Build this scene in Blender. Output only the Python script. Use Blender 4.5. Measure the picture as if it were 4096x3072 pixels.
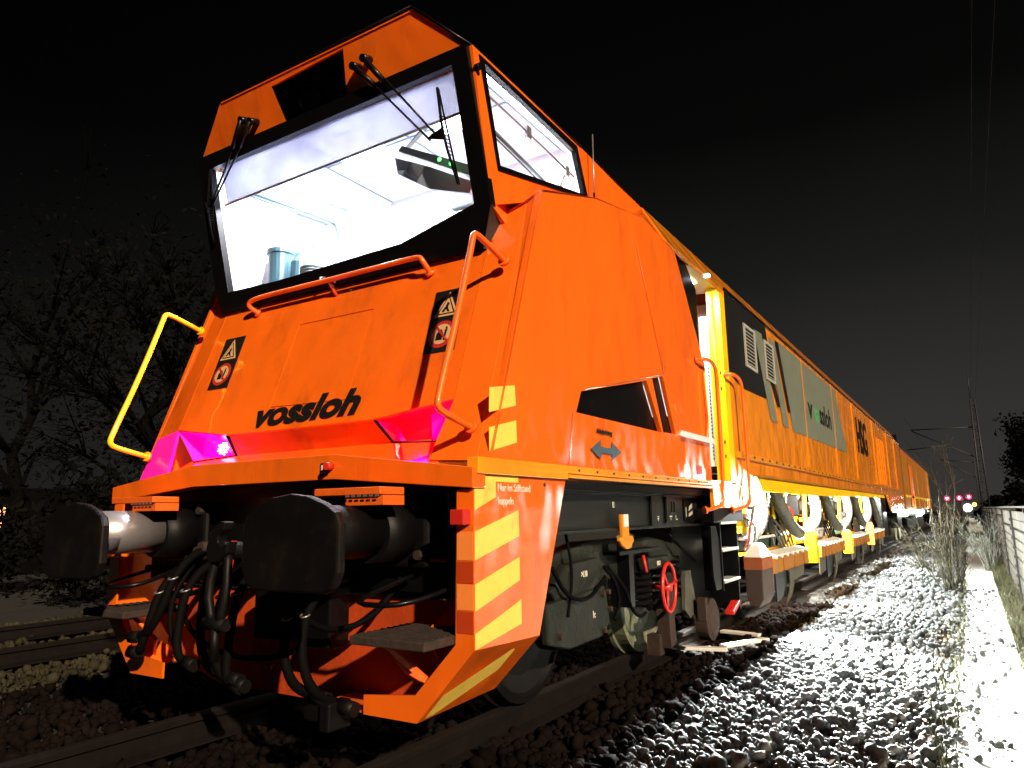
import bpy, bmesh, math, random
import numpy as np
from mathutils import Vector, Matrix
from mathutils.geometry import tessellate_polygon

for o in list(bpy.data.objects): bpy.data.objects.remove(o)
scene = bpy.context.scene
COL = scene.collection
PI = math.pi
R = math.radians
random.seed(7)
rng = np.random.default_rng(7)

# ------------------------------------------------------------------ camera
cam_d = bpy.data.cameras.new('camera'); cam = bpy.data.objects.new('camera', cam_d); COL.objects.link(cam)
scene.camera = cam
_X = Vector((0.84726, -0.10712, -0.52026)); _Y = Vector((0.53096, 0.14302, 0.83524)); _Z = Vector((-0.01506, -0.98391, 0.17805))
right = Vector((_X[0], _Y[0], _Z[0])); down = Vector((_X[1], _Y[1], _Z[1])); fwd = Vector((_X[2], _Y[2], _Z[2]))
m = Matrix((right, -down, -fwd)).transposed().to_4x4()
cam.matrix_world = Matrix.Translation((3.19, -2.05, 1.14)) @ m
cam_d.sensor_width = 36.0; cam_d.lens = 2885 / 4096 * 36.0
cam_d.clip_start = 0.05; cam_d.clip_end = 1500

# ------------------------------------------------------------------ world: black night sky with a dull town glow low down
world = bpy.data.worlds.new('World'); scene.world = world; world.use_nodes = True
nt = world.node_tree; nt.nodes.clear()
wo = nt.nodes.new('ShaderNodeOutputWorld'); bg = nt.nodes.new('ShaderNodeBackground')
tc = nt.nodes.new('ShaderNodeTexCoord'); sp = nt.nodes.new('ShaderNodeSeparateXYZ'); cr = nt.nodes.new('ShaderNodeValToRGB')
nz = nt.nodes.new('ShaderNodeTexNoise'); nz.inputs['Scale'].default_value = 3.0; nz.inputs['Detail'].default_value = 3
mu = nt.nodes.new('ShaderNodeMath'); mu.operation = 'MULTIPLY_ADD'; mu.inputs[1].default_value = 0.06
nt.links.new(tc.outputs['Generated'], sp.inputs[0]); nt.links.new(tc.outputs['Generated'], nz.inputs['Vector'])
nt.links.new(nz.outputs['Fac'], mu.inputs[0]); nt.links.new(sp.outputs['Z'], mu.inputs[2])
nt.links.new(mu.outputs[0], cr.inputs[0])
e = cr.color_ramp.elements
e[0].position = 0.0; e[0].color = (0.032, 0.0285, 0.026, 1)
e[1].position = 0.75; e[1].color = (0.0006, 0.0006, 0.0006, 1)
k = e.new(0.14); k.color = (0.0250, 0.0240, 0.0225, 1)
k = e.new(0.33); k.color = (0.0088, 0.0087, 0.0083, 1)
k = e.new(0.50); k.color = (0.0020, 0.0020, 0.0019, 1)
# the town lies up the line: the glow is strongest that way and falls off towards the other horizons
gl = nt.nodes.new('ShaderNodeMapRange'); gl.inputs['From Min'].default_value = -0.2; gl.inputs['From Max'].default_value = 0.95
gl.inputs['To Min'].default_value = 0.10; gl.inputs['To Max'].default_value = 1.0
dt = nt.nodes.new('ShaderNodeVectorMath'); dt.operation = 'DOT_PRODUCT'; dt.inputs[1].default_value = (0.26, 0.965, 0.0)
nt.links.new(tc.outputs['Generated'], dt.inputs[0]); nt.links.new(dt.outputs['Value'], gl.inputs['Value'])
nt.links.new(gl.outputs[0], bg.inputs['Strength']); nt.links.new(cr.outputs[0], bg.inputs['Color'])
nt.links.new(bg.outputs[0], wo.inputs[0])

# ------------------------------------------------------------------ the one distant light that reaches the nose of the train
sd = bpy.data.lights.new('sun', 'SUN'); sd.energy = 4.7; sd.angle = R(0.9); sd.color = (1.0, 0.80, 0.58)
sun = bpy.data.objects.new('sun', sd); COL.objects.link(sun)
travel = Vector((-0.86 * math.cos(R(25)), 0.51 * math.cos(R(25)), -math.sin(R(25)))).normalized()
sun.rotation_euler = travel.to_track_quat('-Z', 'Y').to_euler()

vs = scene.view_settings
vs.view_transform = 'Standard'; vs.look = 'None'; vs.gamma = 1.0; vs.use_curve_mapping = False; vs.exposure = 0.35
scene.cycles.use_denoising = True
scene.cycles.max_bounces = 6; scene.cycles.diffuse_bounces = 3; scene.cycles.glossy_bounces = 3
scene.cycles.transparent_max_bounces = 12; scene.cycles.sample_clamp_indirect = 6.0
scene.cycles.caustics_reflective = False; scene.cycles.caustics_refractive = False

# ------------------------------------------------------------------ materials
MATS = {}
def mat(name, col, rough=0.5, metal=0.0, coat=0.0, var=0.0, vscale=6.0, bump=0.0, bscale=30.0, spec=0.5,
        emit=None, estr=0.0, dirt=None, dscale=2.5, damt=0.5, coat_rough=0.08, wave=0.0, wscale=1.5, detail=6, streak=1.0):
    M = bpy.data.materials.new(name); M.use_nodes = True; n = M.node_tree; b = n.nodes['Principled BSDF']
    b.inputs['Base Color'].default_value = (*col, 1); b.inputs['Roughness'].default_value = rough
    b.inputs['Metallic'].default_value = metal; b.inputs['Specular IOR Level'].default_value = spec
    b.inputs['Coat Weight'].default_value = coat; b.inputs['Coat Roughness'].default_value = coat_rough
    if emit: b.inputs['Emission Color'].default_value = (*emit, 1); b.inputs['Emission Strength'].default_value = estr
    t = n.nodes.new('ShaderNodeTexCoord')
    last = None
    if var > 0:
        z = n.nodes.new('ShaderNodeTexNoise'); z.inputs['Scale'].default_value = vscale; z.inputs['Detail'].default_value = detail
        n.links.new(t.outputs['Object'], z.inputs['Vector'])
        r = n.nodes.new('ShaderNodeMapRange'); r.inputs['From Min'].default_value = 0.25; r.inputs['From Max'].default_value = 0.75
        r.inputs['To Min'].default_value = 1 - var; r.inputs['To Max'].default_value = 1 + var
        n.links.new(z.outputs['Fac'], r.inputs['Value'])
        x = n.nodes.new('ShaderNodeVectorMath'); x.operation = 'SCALE'; x.inputs[0].default_value = col
        n.links.new(r.outputs[0], x.inputs['Scale']); last = x.outputs[0]
    if dirt:
        z = n.nodes.new('ShaderNodeTexNoise'); z.inputs['Scale'].default_value = dscale; z.inputs['Detail'].default_value = 10
        z.inputs['Roughness'].default_value = 0.7
        mp = n.nodes.new('ShaderNodeMapping'); mp.inputs['Scale'].default_value = (1, 1, streak)
        n.links.new(t.outputs['Object'], mp.inputs['Vector']); n.links.new(mp.outputs[0], z.inputs['Vector'])
        r = n.nodes.new('ShaderNodeMapRange'); r.inputs['From Min'].default_value = 0.52; r.inputs['From Max'].default_value = 0.72
        r.inputs['To Max'].default_value = damt
        n.links.new(z.outputs['Fac'], r.inputs['Value'])
        x = n.nodes.new('ShaderNodeMix'); x.data_type = 'RGBA'
        x.inputs[7].default_value = (*dirt, 1); x.inputs[6].default_value = (*col, 1)
        if last: n.links.new(last, x.inputs[6])
        n.links.new(r.outputs[0], x.inputs[0]); last = x.outputs[2]
    if last: n.links.new(last, b.inputs['Base Color'])
    nrm = None
    if wave > 0:
        z = n.nodes.new('ShaderNodeTexNoise'); z.inputs['Scale'].default_value = wscale; z.inputs['Detail'].default_value = 2
        n.links.new(t.outputs['Object'], z.inputs['Vector'])
        q = n.nodes.new('ShaderNodeBump'); q.inputs['Strength'].default_value = 1.0; q.inputs['Distance'].default_value = wave
        n.links.new(z.outputs['Fac'], q.inputs['Height']); nrm = q.outputs[0]
    if bump > 0:
        z = n.nodes.new('ShaderNodeTexNoise'); z.inputs['Scale'].default_value = bscale; z.inputs['Detail'].default_value = 5
        n.links.new(t.outputs['Object'], z.inputs['Vector'])
        q = n.nodes.new('ShaderNodeBump'); q.inputs['Strength'].default_value = 1.0; q.inputs['Distance'].default_value = bump
        n.links.new(z.outputs['Fac'], q.inputs['Height'])
        if nrm: n.links.new(nrm, q.inputs['Normal'])
        nrm = q.outputs[0]
    if nrm:
        n.links.new(nrm, b.inputs['Normal'])
        if coat > 0: n.links.new(nrm, b.inputs['Coat Normal'])
    MATS[name] = M
    return M

orange = mat('orange_paint', (0.90, 0.145, 0.006), 0.38, coat=0.8, coat_rough=0.05, var=0.05, vscale=1.2, dirt=(0.26, 0.034, 0.006), dscale=4.2, damt=0.42, streak=0.22, wave=0.030, wscale=2.0)
glow_body_orange = mat('glow_tinted_body_paint', (0.88, 0.275, 0.006), 0.36, coat=0.9, coat_rough=0.05, var=0.08, vscale=1.0, dirt=(0.28, 0.07, 0.008), dscale=4.0, damt=0.45, streak=0.2, wave=0.035, wscale=2.2)  # yellow of the lamp glow is painted into the body orange
glow_amber = mat('glow_amber_paint', (0.90, 0.33, 0.010), 0.35, coat=0.9, var=0.08, dirt=(0.25, 0.08, 0.01), damt=0.4)  # amber imitates work-light glow on the ledges and inner wall
shaded_orange = mat('shaded_dirty_orange_paint', (0.50, 0.055, 0.008), 0.55, var=0.25, vscale=3.5, dirt=(0.012, 0.007, 0.005), dscale=2.4, damt=0.9, bump=0.003)  # shadow on the apron painted in as darker orange, plus dirt
orange_dirty = mat('worn_orange_paint', (0.78, 0.12, 0.010), 0.45, coat=0.15, var=0.12, vscale=5, dirt=(0.05, 0.02, 0.012), dscale=4.5, damt=0.75, bump=0.002)
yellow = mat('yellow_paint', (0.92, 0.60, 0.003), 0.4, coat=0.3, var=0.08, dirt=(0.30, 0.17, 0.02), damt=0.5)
amber = mat('amber_housing_paint', (0.30, 0.11, 0.005), 0.5, var=0.15, dirt=(0.10, 0.06, 0.02), damt=0.8, bump=0.003)
tape = mat('retroreflective_tape', (0.95, 0.66, 0.11), 0.45, var=0.05, vscale=9, dirt=(0.42, 0.22, 0.04), dscale=7, damt=0.55)
tape_front = mat('front_light_tape', (0.95, 0.26, 0.05), 0.45, var=0.05)  # same tape as the side, tinted for how light strikes the front
tape_dark = mat('red_orange_tape', (0.50, 0.045, 0.006), 0.5, var=0.08)
black = mat('black_paint', (0.0028, 0.0028, 0.0032), 0.35, coat=0.05, spec=0.2, var=0.2)
black_matt = mat('matt_black', (0.006, 0.006, 0.006), 0.8)
print_black = mat('black_print', (0.006, 0.006, 0.007), 0.6, spec=0.2)
rubber = mat('rubber', (0.0024, 0.0021, 0.0021), 0.75, spec=0.06, bump=0.001, bscale=60)
frame_grey = mat('dark_grey_frame_paint', (0.009, 0.011, 0.011), 0.42, coat=0.08, spec=0.25, var=0.15, dirt=(0.02, 0.015, 0.01), damt=0.6)
bogie_grey = mat('bogie_grey_paint', (0.014, 0.016, 0.012), 0.6, spec=0.2, var=0.25, dirt=(0.03, 0.015, 0.008), damt=0.8, bump=0.004)
wheel_steel = mat('wheel_steel', (0.17, 0.19, 0.13), 0.5, metal=0.3, var=0.3, vscale=8, dirt=(0.10, 0.05, 0.02), damt=0.7, bump=0.002)
steel = mat('steel', (0.42, 0.40, 0.42), 0.35, metal=0.7, var=0.2, bump=0.001)
buffer_black = mat('greasy_buffer_steel', (0.0036, 0.0031, 0.0032), 0.5, spec=0.18, dirt=(0.016, 0.010, 0.007), dscale=6.0, damt=0.6, var=0.5, vscale=5, bump=0.002, bscale=12)
rust = mat('rust', (0.026, 0.012, 0.007), 0.85, var=0.35, bump=0.004)
red_paint = mat('red_paint', (0.55, 0.02, 0.012), 0.4, coat=0.3)
grey_panel = mat('grey_green_panel', (0.15, 0.17, 0.13), 0.5, coat=0.2, var=0.08)
light_grey = mat('light_grey_louvre', (0.36, 0.36, 0.32), 0.5)
white_paint = mat('white_paint', (0.78, 0.78, 0.80), 0.5)
cab_white = mat('cab_lining', (0.80, 0.81, 0.86), 0.6, var=0.03)
cab_blue = mat('blue_grey_trim', (0.16, 0.24, 0.30), 0.6)
cab_grey = mat('console_grey', (0.09, 0.11, 0.115), 0.5)
bottle_blue = mat('blue_plastic', (0.10, 0.24, 0.34), 0.3)
green_print = mat('green_print', (0.04, 0.30, 0.08), 0.5)
cream_print = mat('cream_print', (0.62, 0.36, 0.16), 0.6)
white_print = mat('white_print', (0.75, 0.72, 0.6), 0.6)
red_print = mat('red_print', (0.42, 0.015, 0.01), 0.6)
wood = mat('weathered_wood', (0.030, 0.018, 0.013), 0.85, var=0.4, vscale=14, bump=0.006, bscale=25)
hose_grey = mat('grey_ribbed_hose', (0.085, 0.085, 0.065), 0.5, var=0.15, bump=0.004, bscale=40)
tarp = mat('white_tarp', (0.75, 0.75, 0.72), 0.5, bump=0.01, bscale=8)
hose_light = mat('pale_ribbed_hose', (0.30, 0.31, 0.29), 0.5, var=0.2, vscale=4, dirt=(0.05, 0.045, 0.035), dscale=5, damt=0.6, bump=0.005, bscale=45)
flap = mat('dusty_rubber_flap', (0.06, 0.058, 0.042), 0.7, var=0.3, bump=0.003)
roller_green = mat('green_roller_cover', (0.03, 0.07, 0.045), 0.4)
rail_steel = mat('rusty_rail', (0.0062, 0.0042, 0.0036), 0.8, spec=0.1, var=0.3, vscale=10, bump=0.002)
rail_head = mat('dull_rail_head', (0.010, 0.0075, 0.007), 0.6, spec=0.3)
concrete = mat('sleeper_concrete', (0.028, 0.022, 0.018), 0.9, var=0.15, bump=0.004)
fence_conc = mat('fence_plank', (0.013, 0.0095, 0.0042), 0.85, var=0.22, vscale=3.0, bump=0.008, bscale=18, dirt=(0.22, 0.17, 0.08), damt=0.45, dscale=2.0)
fence_post = mat('fence_post_concrete', (0.018, 0.016, 0.010), 0.9, var=0.2, bump=0.004)
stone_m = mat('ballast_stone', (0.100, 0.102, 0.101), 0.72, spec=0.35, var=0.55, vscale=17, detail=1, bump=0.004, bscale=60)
stone_brown = mat('shaded_brown_ballast_stone', (0.0052, 0.0030, 0.0024), 0.9, spec=0.06, var=0.7, vscale=2.5, bump=0.004, bscale=60)  # brown stone, darkened further to paint the shadow under and beside the machine
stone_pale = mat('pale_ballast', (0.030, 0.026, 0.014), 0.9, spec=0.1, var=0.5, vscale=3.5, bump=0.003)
bed_m = mat('ballast_fines', (0.007, 0.006, 0.005), 0.95, var=0.4, vscale=9, bump=0.02, bscale=35)
path_m = mat('frosted_path_grit', (0.52, 0.53, 0.50), 0.9, var=0.16, vscale=25, bump=0.006, bscale=120, dirt=(0.10, 0.10, 0.07), dscale=45, damt=0.75)
soil = mat('dark_soil', (0.006, 0.0055, 0.004), 0.95, var=0.4, vscale=3, bump=0.03, bscale=8)
bark = mat('dark_bark', (0.0018, 0.0017, 0.0015), 0.95, spec=0.05, var=0.3, bump=0.01)
twig = mat('pale_twig_bark', (0.055, 0.047, 0.026), 0.8, var=0.3, vscale=4)
frost_leaf = mat('frosted_leaf', (0.20, 0.21, 0.17), 0.8, var=0.2)
leaf_dark = mat('dark_leaf', (0.0024, 0.0021, 0.0016), 0.95, var=0.95, vscale=0.55, spec=0.1)
leaf_black = mat('night_foliage', (0.0030, 0.0030, 0.0028), 0.9, spec=0.05, var=0.5, vscale=1.2)
grass_m = mat('dry_grass', (0.060, 0.058, 0.020), 0.85, var=0.3)
mast_m = mat('weathered_mast_steel', (0.010, 0.009, 0.008), 0.6, var=0.2)
lens_spill_m = mat('magenta_lens_and_spill', (0.95, 0.02, 0.40), 0.3, coat=.4, emit=(1.0, 0.0, 0.25), estr=0.30, var=.2, vscale=4)  # also colours the painted spill patch on the left corner
lens_red = mat('red_lamp_housing', (0.62, 0.008, 0.02), 0.3, coat=0.3, emit=(1.0, 0.0, 0.02), estr=0.12)
led_m = mat('lit_led', (1, 0.6, 0.7), 0.4, emit=(1.0, 0.35, 0.6), estr=5.0)
green_led = mat('green_led', (0.1, 1, 0.1), 0.4, emit=(0.1, 1.0, 0.15), estr=4.0)
lamp_white = mat('lit_white_lamp', (1, 1, 1), 0.4, emit=(0.95, 1.0, 0.97), estr=25.0)
cab_lamp = mat('lit_cab_lamp', (1, 1, 1), 0.4, emit=(0.97, 0.97, 1.0), estr=8.0)
sig_red = mat('lit_red_signal', (1, 0.1, 0.2), 0.4, emit=(1.0, 0.0, 0.07), estr=2.2)
amber_lit = mat('lit_amber_window', (1, 0.6, 0.2), 0.4, emit=(1.0, 0.45, 0.08), estr=3.0)
lens_glass = mat('headlamp_lens', (0.25, 0.25, 0.27), 0.08, metal=0.9)

def glass_mat(name, tint, refl=0.06):
    M = bpy.data.materials.new(name); M.use_nodes = True; n = M.node_tree; n.nodes.clear()
    o = n.nodes.new('ShaderNodeOutputMaterial'); x = n.nodes.new('ShaderNodeMixShader')
    t = n.nodes.new('ShaderNodeBsdfTransparent'); t.inputs[0].default_value = (*tint, 1)
    g = n.nodes.new('ShaderNodeBsdfGlossy'); g.inputs['Roughness'].default_value = 0.03
    x.inputs[0].default_value = refl
    n.links.new(t.outputs[0], x.inputs[1]); n.links.new(g.outputs[0], x.inputs[2]); n.links.new(x.outputs[0], o.inputs[0])
    return M
pane_m = glass_mat('window_glass', (0.93, 0.95, 1.0))
def blind_mat():
    M = bpy.data.materials.new('translucent_blind'); M.use_nodes = True; n = M.node_tree; n.nodes.clear()
    o = n.nodes.new('ShaderNodeOutputMaterial'); x = n.nodes.new('ShaderNodeMixShader'); x.inputs[0].default_value = 0.02
    t = n.nodes.new('ShaderNodeBsdfTransparent'); g = n.nodes.new('ShaderNodeBsdfTranslucent')
    z = n.nodes.new('ShaderNodeTexNoise'); z.inputs['Scale'].default_value = 2.2; z.inputs['Detail'].default_value = 4
    r = n.nodes.new('ShaderNodeValToRGB'); r.color_ramp.elements[0].color = (0.034, 0.034, 0.052, 1); r.color_ramp.elements[1].color = (0.075, 0.08, 0.115, 1)
    r.color_ramp.elements[0].position = 0.35; r.color_ramp.elements[1].position = 0.7
    tcx = n.nodes.new('ShaderNodeTexCoord'); n.links.new(tcx.outputs['Object'], z.inputs['Vector'])
    n.links.new(z.outputs['Fac'], r.inputs[0]); n.links.new(r.outputs[0], g.inputs[0])
    n.links.new(g.outputs[0], x.inputs[1]); n.links.new(t.outputs[0], x.inputs[2]); n.links.new(x.outputs[0], o.inputs[0])
    return M
blind_m = blind_mat()

# ------------------------------------------------------------------ helpers
def world_loc(o):
    l = Vector((0, 0, 0))
    while o is not None: l = l + o.location; o = o.parent
    return l
def tag(o, label=None, cat=None, group=None, kind=None):
    if label: o['label'] = label
    if cat: o['category'] = cat
    if group: o['group'] = group
    if kind: o['kind'] = kind
    return o
def thing(name, label, cat, loc=(0, 0, 0), group=None):
    o = bpy.data.objects.new(name, None); o.empty_display_size = 0.2; COL.objects.link(o); o.location = loc
    return tag(o, label, cat, group)

class MB:
    """collects shapes in world coordinates; build() links them as one mesh object"""
    def __init__(s): s.b = bmesh.new()
    def poly(s, pts, ext=None):
        """polygon (3-D points); ext = extrusion vector for a solid"""
        v = [s.b.verts.new(p) for p in pts]
        if len(pts) <= 4: s.b.faces.new(v)
        else:
            for t in tessellate_polygon([[Vector(p) for p in pts]]): s._tri(v, t)
        if ext is not None:
            e_ = Vector(ext); w = [s.b.verts.new(Vector(p) + e_) for p in pts]
            if len(pts) <= 4: s.b.faces.new(w[::-1])
            else:
                for t in tessellate_polygon([[Vector(p) for p in pts]]): s._tri(w, t[::-1])
            for i in range(len(pts)): s.b.faces.new((v[i], w[i], w[(i + 1) % len(pts)], v[(i + 1) % len(pts)]))
        return s
    def _tri(s, v, t):
        try: s.b.faces.new([v[i] for i in t])
        except ValueError: pass
    def holed(s, outer, holes, to3, ext):
        loops = [[Vector((p[0], p[1], 0)) for p in outer]] + [[Vector((p[0], p[1], 0)) for p in h] for h in holes]
        flat = [p for l in loops for p in l]; tris = tessellate_polygon(loops); e_ = Vector(ext)
        P = [Vector(to3(p[0], p[1])) for p in flat]
        v = [s.b.verts.new(p) for p in P]; w = [s.b.verts.new(p + e_) for p in P]
        for t in tris: s._tri(v, t); s._tri(w, t[::-1])
        i = 0
        for l in loops:
            n_ = len(l)
            for j in range(n_):
                a, c = i + j, i + (j + 1) % n_; s.b.faces.new((v[a], w[a], w[c], v[c]))
            i += n_
        return s
    def box(s, x0, x1, y0, y1, z0, z1):
        return s.poly([(x0, y0, z0), (x1, y0, z0), (x1, y1, z0), (x0, y1, z0)], (0, 0, z1 - z0))
    def cyl(s, p0, p1, r, n=12, r1=None):
        p0, p1 = Vector(p0), Vector(p1); r1 = r if r1 is None else r1
        d = (p1 - p0).normalized(); a = d.orthogonal().normalized(); c = d.cross(a)
        A = []; B = []
        for i in range(n):
            t = 2 * PI * i / n; q = a * math.cos(t) + c * math.sin(t)
            A.append(s.b.verts.new(p0 + q * r)); B.append(s.b.verts.new(p1 + q * r1))
        for i in range(n): s.b.faces.new((A[i], A[(i + 1) % n], B[(i + 1) % n], B[i])).smooth = n > 6
        s.b.faces.new(A[::-1]); s.b.faces.new(B)
        return s
    def tube(s, pts, r, n=8, smooth=0, rr=None):
        P = [Vector(p) for p in pts]
        for _ in range(smooth):
            Q = [P[0]]
            for i in range(len(P) - 1): Q += [P[i] * 0.75 + P[i + 1] * 0.25, P[i] * 0.25 + P[i + 1] * 0.75]
            P = Q + [P[-1]]
        rings = []; d = (P[1] - P[0]).normalized(); a = d.orthogonal().normalized()
        for i, p in enumerate(P):
            t = ((P[min(i + 1, len(P) - 1)] - P[max(i - 1, 0)])).normalized()
            a = (a - t * a.dot(t)).normalized(); c = t.cross(a)
            q = r if rr is None else rr(i / (len(P) - 1)) 
            rings.append([s.b.verts.new(p + (a * math.cos(2 * PI * j / n) + c * math.sin(2 * PI * j / n)) * q) for j in range(n)])
        for A, B in zip(rings, rings[1:]):
            for j in range(n): s.b.faces.new((A[j], A[(j + 1) % n], B[(j + 1) % n], B[j])).smooth = True
        s.b.faces.new(rings[0][::-1]); s.b.faces.new(rings[-1])
        return s
    def torus(s, c, ax, R_, r, n=28, k=8):
        c = Vector(c); ax = Vector(ax).normalized(); a = ax.orthogonal().normalized(); b_ = ax.cross(a); rings = []
        for i in range(n):
            t = 2 * PI * i / n; d = a * math.cos(t) + b_ * math.sin(t)
            rings.append([s.b.verts.new(c + d * (R_ + r * math.cos(2 * PI * j / k)) + ax * r * math.sin(2 * PI * j / k)) for j in range(k)])
        for i in range(n):
            A, B = rings[i], rings[(i + 1) % n]
            for j in range(k): s.b.faces.new((A[j], A[(j + 1) % k], B[(j + 1) % k], B[j])).smooth = True
        return s
    def lathe(s, c, ax, prof, n=32):
        c = Vector(c); ax = Vector(ax).normalized(); a = ax.orthogonal().normalized(); b_ = ax.cross(a); rings = []
        for (t_, r_) in prof:
            rings.append([s.b.verts.new(c + ax * t_ + (a * math.cos(2 * PI * j / n) + b_ * math.sin(2 * PI * j / n)) * max(r_, 1e-4)) for j in range(n)])
        for A, B in zip(rings, rings[1:]):
            for j in range(n): s.b.faces.new((A[j], A[(j + 1) % n], B[(j + 1) % n], B[j]))
        s.b.faces.new(rings[0][::-1]); s.b.faces.new(rings[-1])
        return s
    def build(s, name, m_, parent=None, bevel=0, label=None, origin=None):
        bmesh.ops.recalc_face_normals(s.b, faces=s.b.faces)
        me = bpy.data.meshes.new(name)
        off = world_loc(parent) if parent is not None else Vector(origin or (0, 0, 0))
        bmesh.ops.translate(s.b, vec=-off, verts=s.b.verts)
        s.b.to_mesh(me); s.b.free(); me.materials.append(m_)
        o = bpy.data.objects.new(name, me); COL.objects.link(o)
        if parent is not None: o.parent = parent
        else: o.location = off
        if bevel:
            q = o.modifiers.new('bevel', 'BEVEL'); q.width = bevel; q.segments = 2; q.limit_method = 'ANGLE'; q.angle_limit = R(35)
        if label: o['label'] = label
        return o

def text(name, body, m_, parent, origin, u, v, size, shear=0.0, bold=0.0, sx=1.0, ext=0.0015, label=None, align='LEFT'):
    cu = bpy.data.curves.new('t', 'FONT'); cu.body = body; cu.size = size; cu.shear = shear; cu.offset = bold; cu.extrude = ext
    cu.align_x = align; cu.resolution_u = 4
    ob = bpy.data.objects.new('t', cu); COL.objects.link(ob)
    dg = bpy.context.evaluated_depsgraph_get(); dg.update()
    me = bpy.data.meshes.new_from_object(ob.evaluated_get(dg)); bpy.data.objects.remove(ob)
    u = Vector(u).normalized(); v = Vector(v).normalized(); w = u.cross(v)
    off = world_loc(parent)
    M = Matrix.Translation(Vector(origin) - off) @ Matrix((u * sx, v, w)).transposed().to_4x4()
    me.transform(M); me.materials.clear(); me.materials.append(m_)
    o = bpy.data.objects.new(name, me); COL.objects.link(o); o.parent = parent
    if label: o['label'] = label
    return o

def np_mesh(name, verts, faces, m_, parent=None, smooth=False):
    me = bpy.data.meshes.new(name); verts = np.asarray(verts, np.float32); faces = np.asarray(faces, np.int32); n, kk = faces.shape
    me.vertices.add(len(verts)); me.vertices.foreach_set('co', verts.ravel())
    me.loops.add(n * kk); me.loops.foreach_set('vertex_index', faces.ravel())
    me.polygons.add(n); me.polygons.foreach_set('loop_start', np.arange(0, n * kk, kk, dtype=np.int32))
    me.polygons.foreach_set('loop_total', np.full(n, kk, np.int32)); me.update(); me.validate()
    me.materials.append(m_)
    o = bpy.data.objects.new(name, me); COL.objects.link(o)
    if parent is not None: o.parent = parent
    return o

# ================================================================== SETTING
def ground_z(x, y):
    """height of the ballast and path surface beside and under the train"""
    x = np.asarray(x, float); y = np.asarray(y, float)
    z = np.interp(x, [-9.5, -8.2, -7.6, -3.6, -3.1, -1.5, -1.25, 1.0, 1.25, 1.75, 2.2, 2.55, 2.85, 2.95, 5, 60],
                  [-.42, -.38, -.20, -.20, -.26, -.26, -.20, -.19, -.18, -.11, -.15, -.27, -.345, -.35, -.36, -.4])
    w = 0.022 * np.sin(x * 4.1 + y * 1.3) * np.sin(y * 2.3 + 1) + 0.012 * np.sin(y * 5.3 + x * 7)
    return z + np.where((x > -8) & (x < 2.85), w, 0)

MB().poly([(-400, -60, -0.50), (400, -60, -0.50), (400, 900, -0.50), (-400, 900, -0.50)]).build('ground', soil).__setitem__('kind', 'structure')
def bed():
    xs = np.concatenate([np.arange(-9.5, -1.5, 0.25), np.arange(-1.5, 2.96, 0.09)]); ys = np.concatenate([np.arange(-6, 16, 0.12), np.arange(16, 40, 0.5), np.arange(40, 300, 8)])
    X, Yy = np.meshgrid(xs, ys, indexing='ij'); Z = ground_z(X, Yy) - 0.012
    V = np.stack([X, Yy, Z], -1).reshape(-1, 3); nx, ny = X.shape
    i, j = np.meshgrid(np.arange(nx - 1), np.arange(ny - 1), indexing='ij'); a = (i * ny + j).ravel()
    o = np_mesh('ballast_bed', V, np.stack([a, a + ny, a + ny + 1, a + 1], -1), bed_m); o['kind'] = 'structure'
bed()
def path():
    xs = np.arange(2.86, 4.6, 0.06); ys = np.concatenate([np.arange(-7, 14, 0.1), np.arange(14, 120, 1.0)])
    X, Yy = np.meshgrid(xs, ys, indexing='ij')
    Z = -0.355 + 0.010 * np.sin(Yy * 3.1 + X * 5) * np.sin(X * 9 + Yy) + 0.004 * rng.standard_normal(X.shape)
    Z += np.clip(X - 3.55, 0, 1) * 0.06
    X = X + np.where(X < 2.9, 0.05 * np.sin(Yy * 2.2) + 0.03 * np.sin(Yy * 7.1), 0)
    V = np.stack([X, Yy, Z], -1).reshape(-1, 3); nx, ny = X.shape
    i, j = np.meshgrid(np.arange(nx - 1), np.arange(ny - 1), indexing='ij'); a = (i * ny + j).ravel()
    o = np_mesh('path', V, np.stack([a, a + ny, a + ny + 1, a + 1], -1), path_m); o['kind'] = 'structure'
path()

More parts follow.
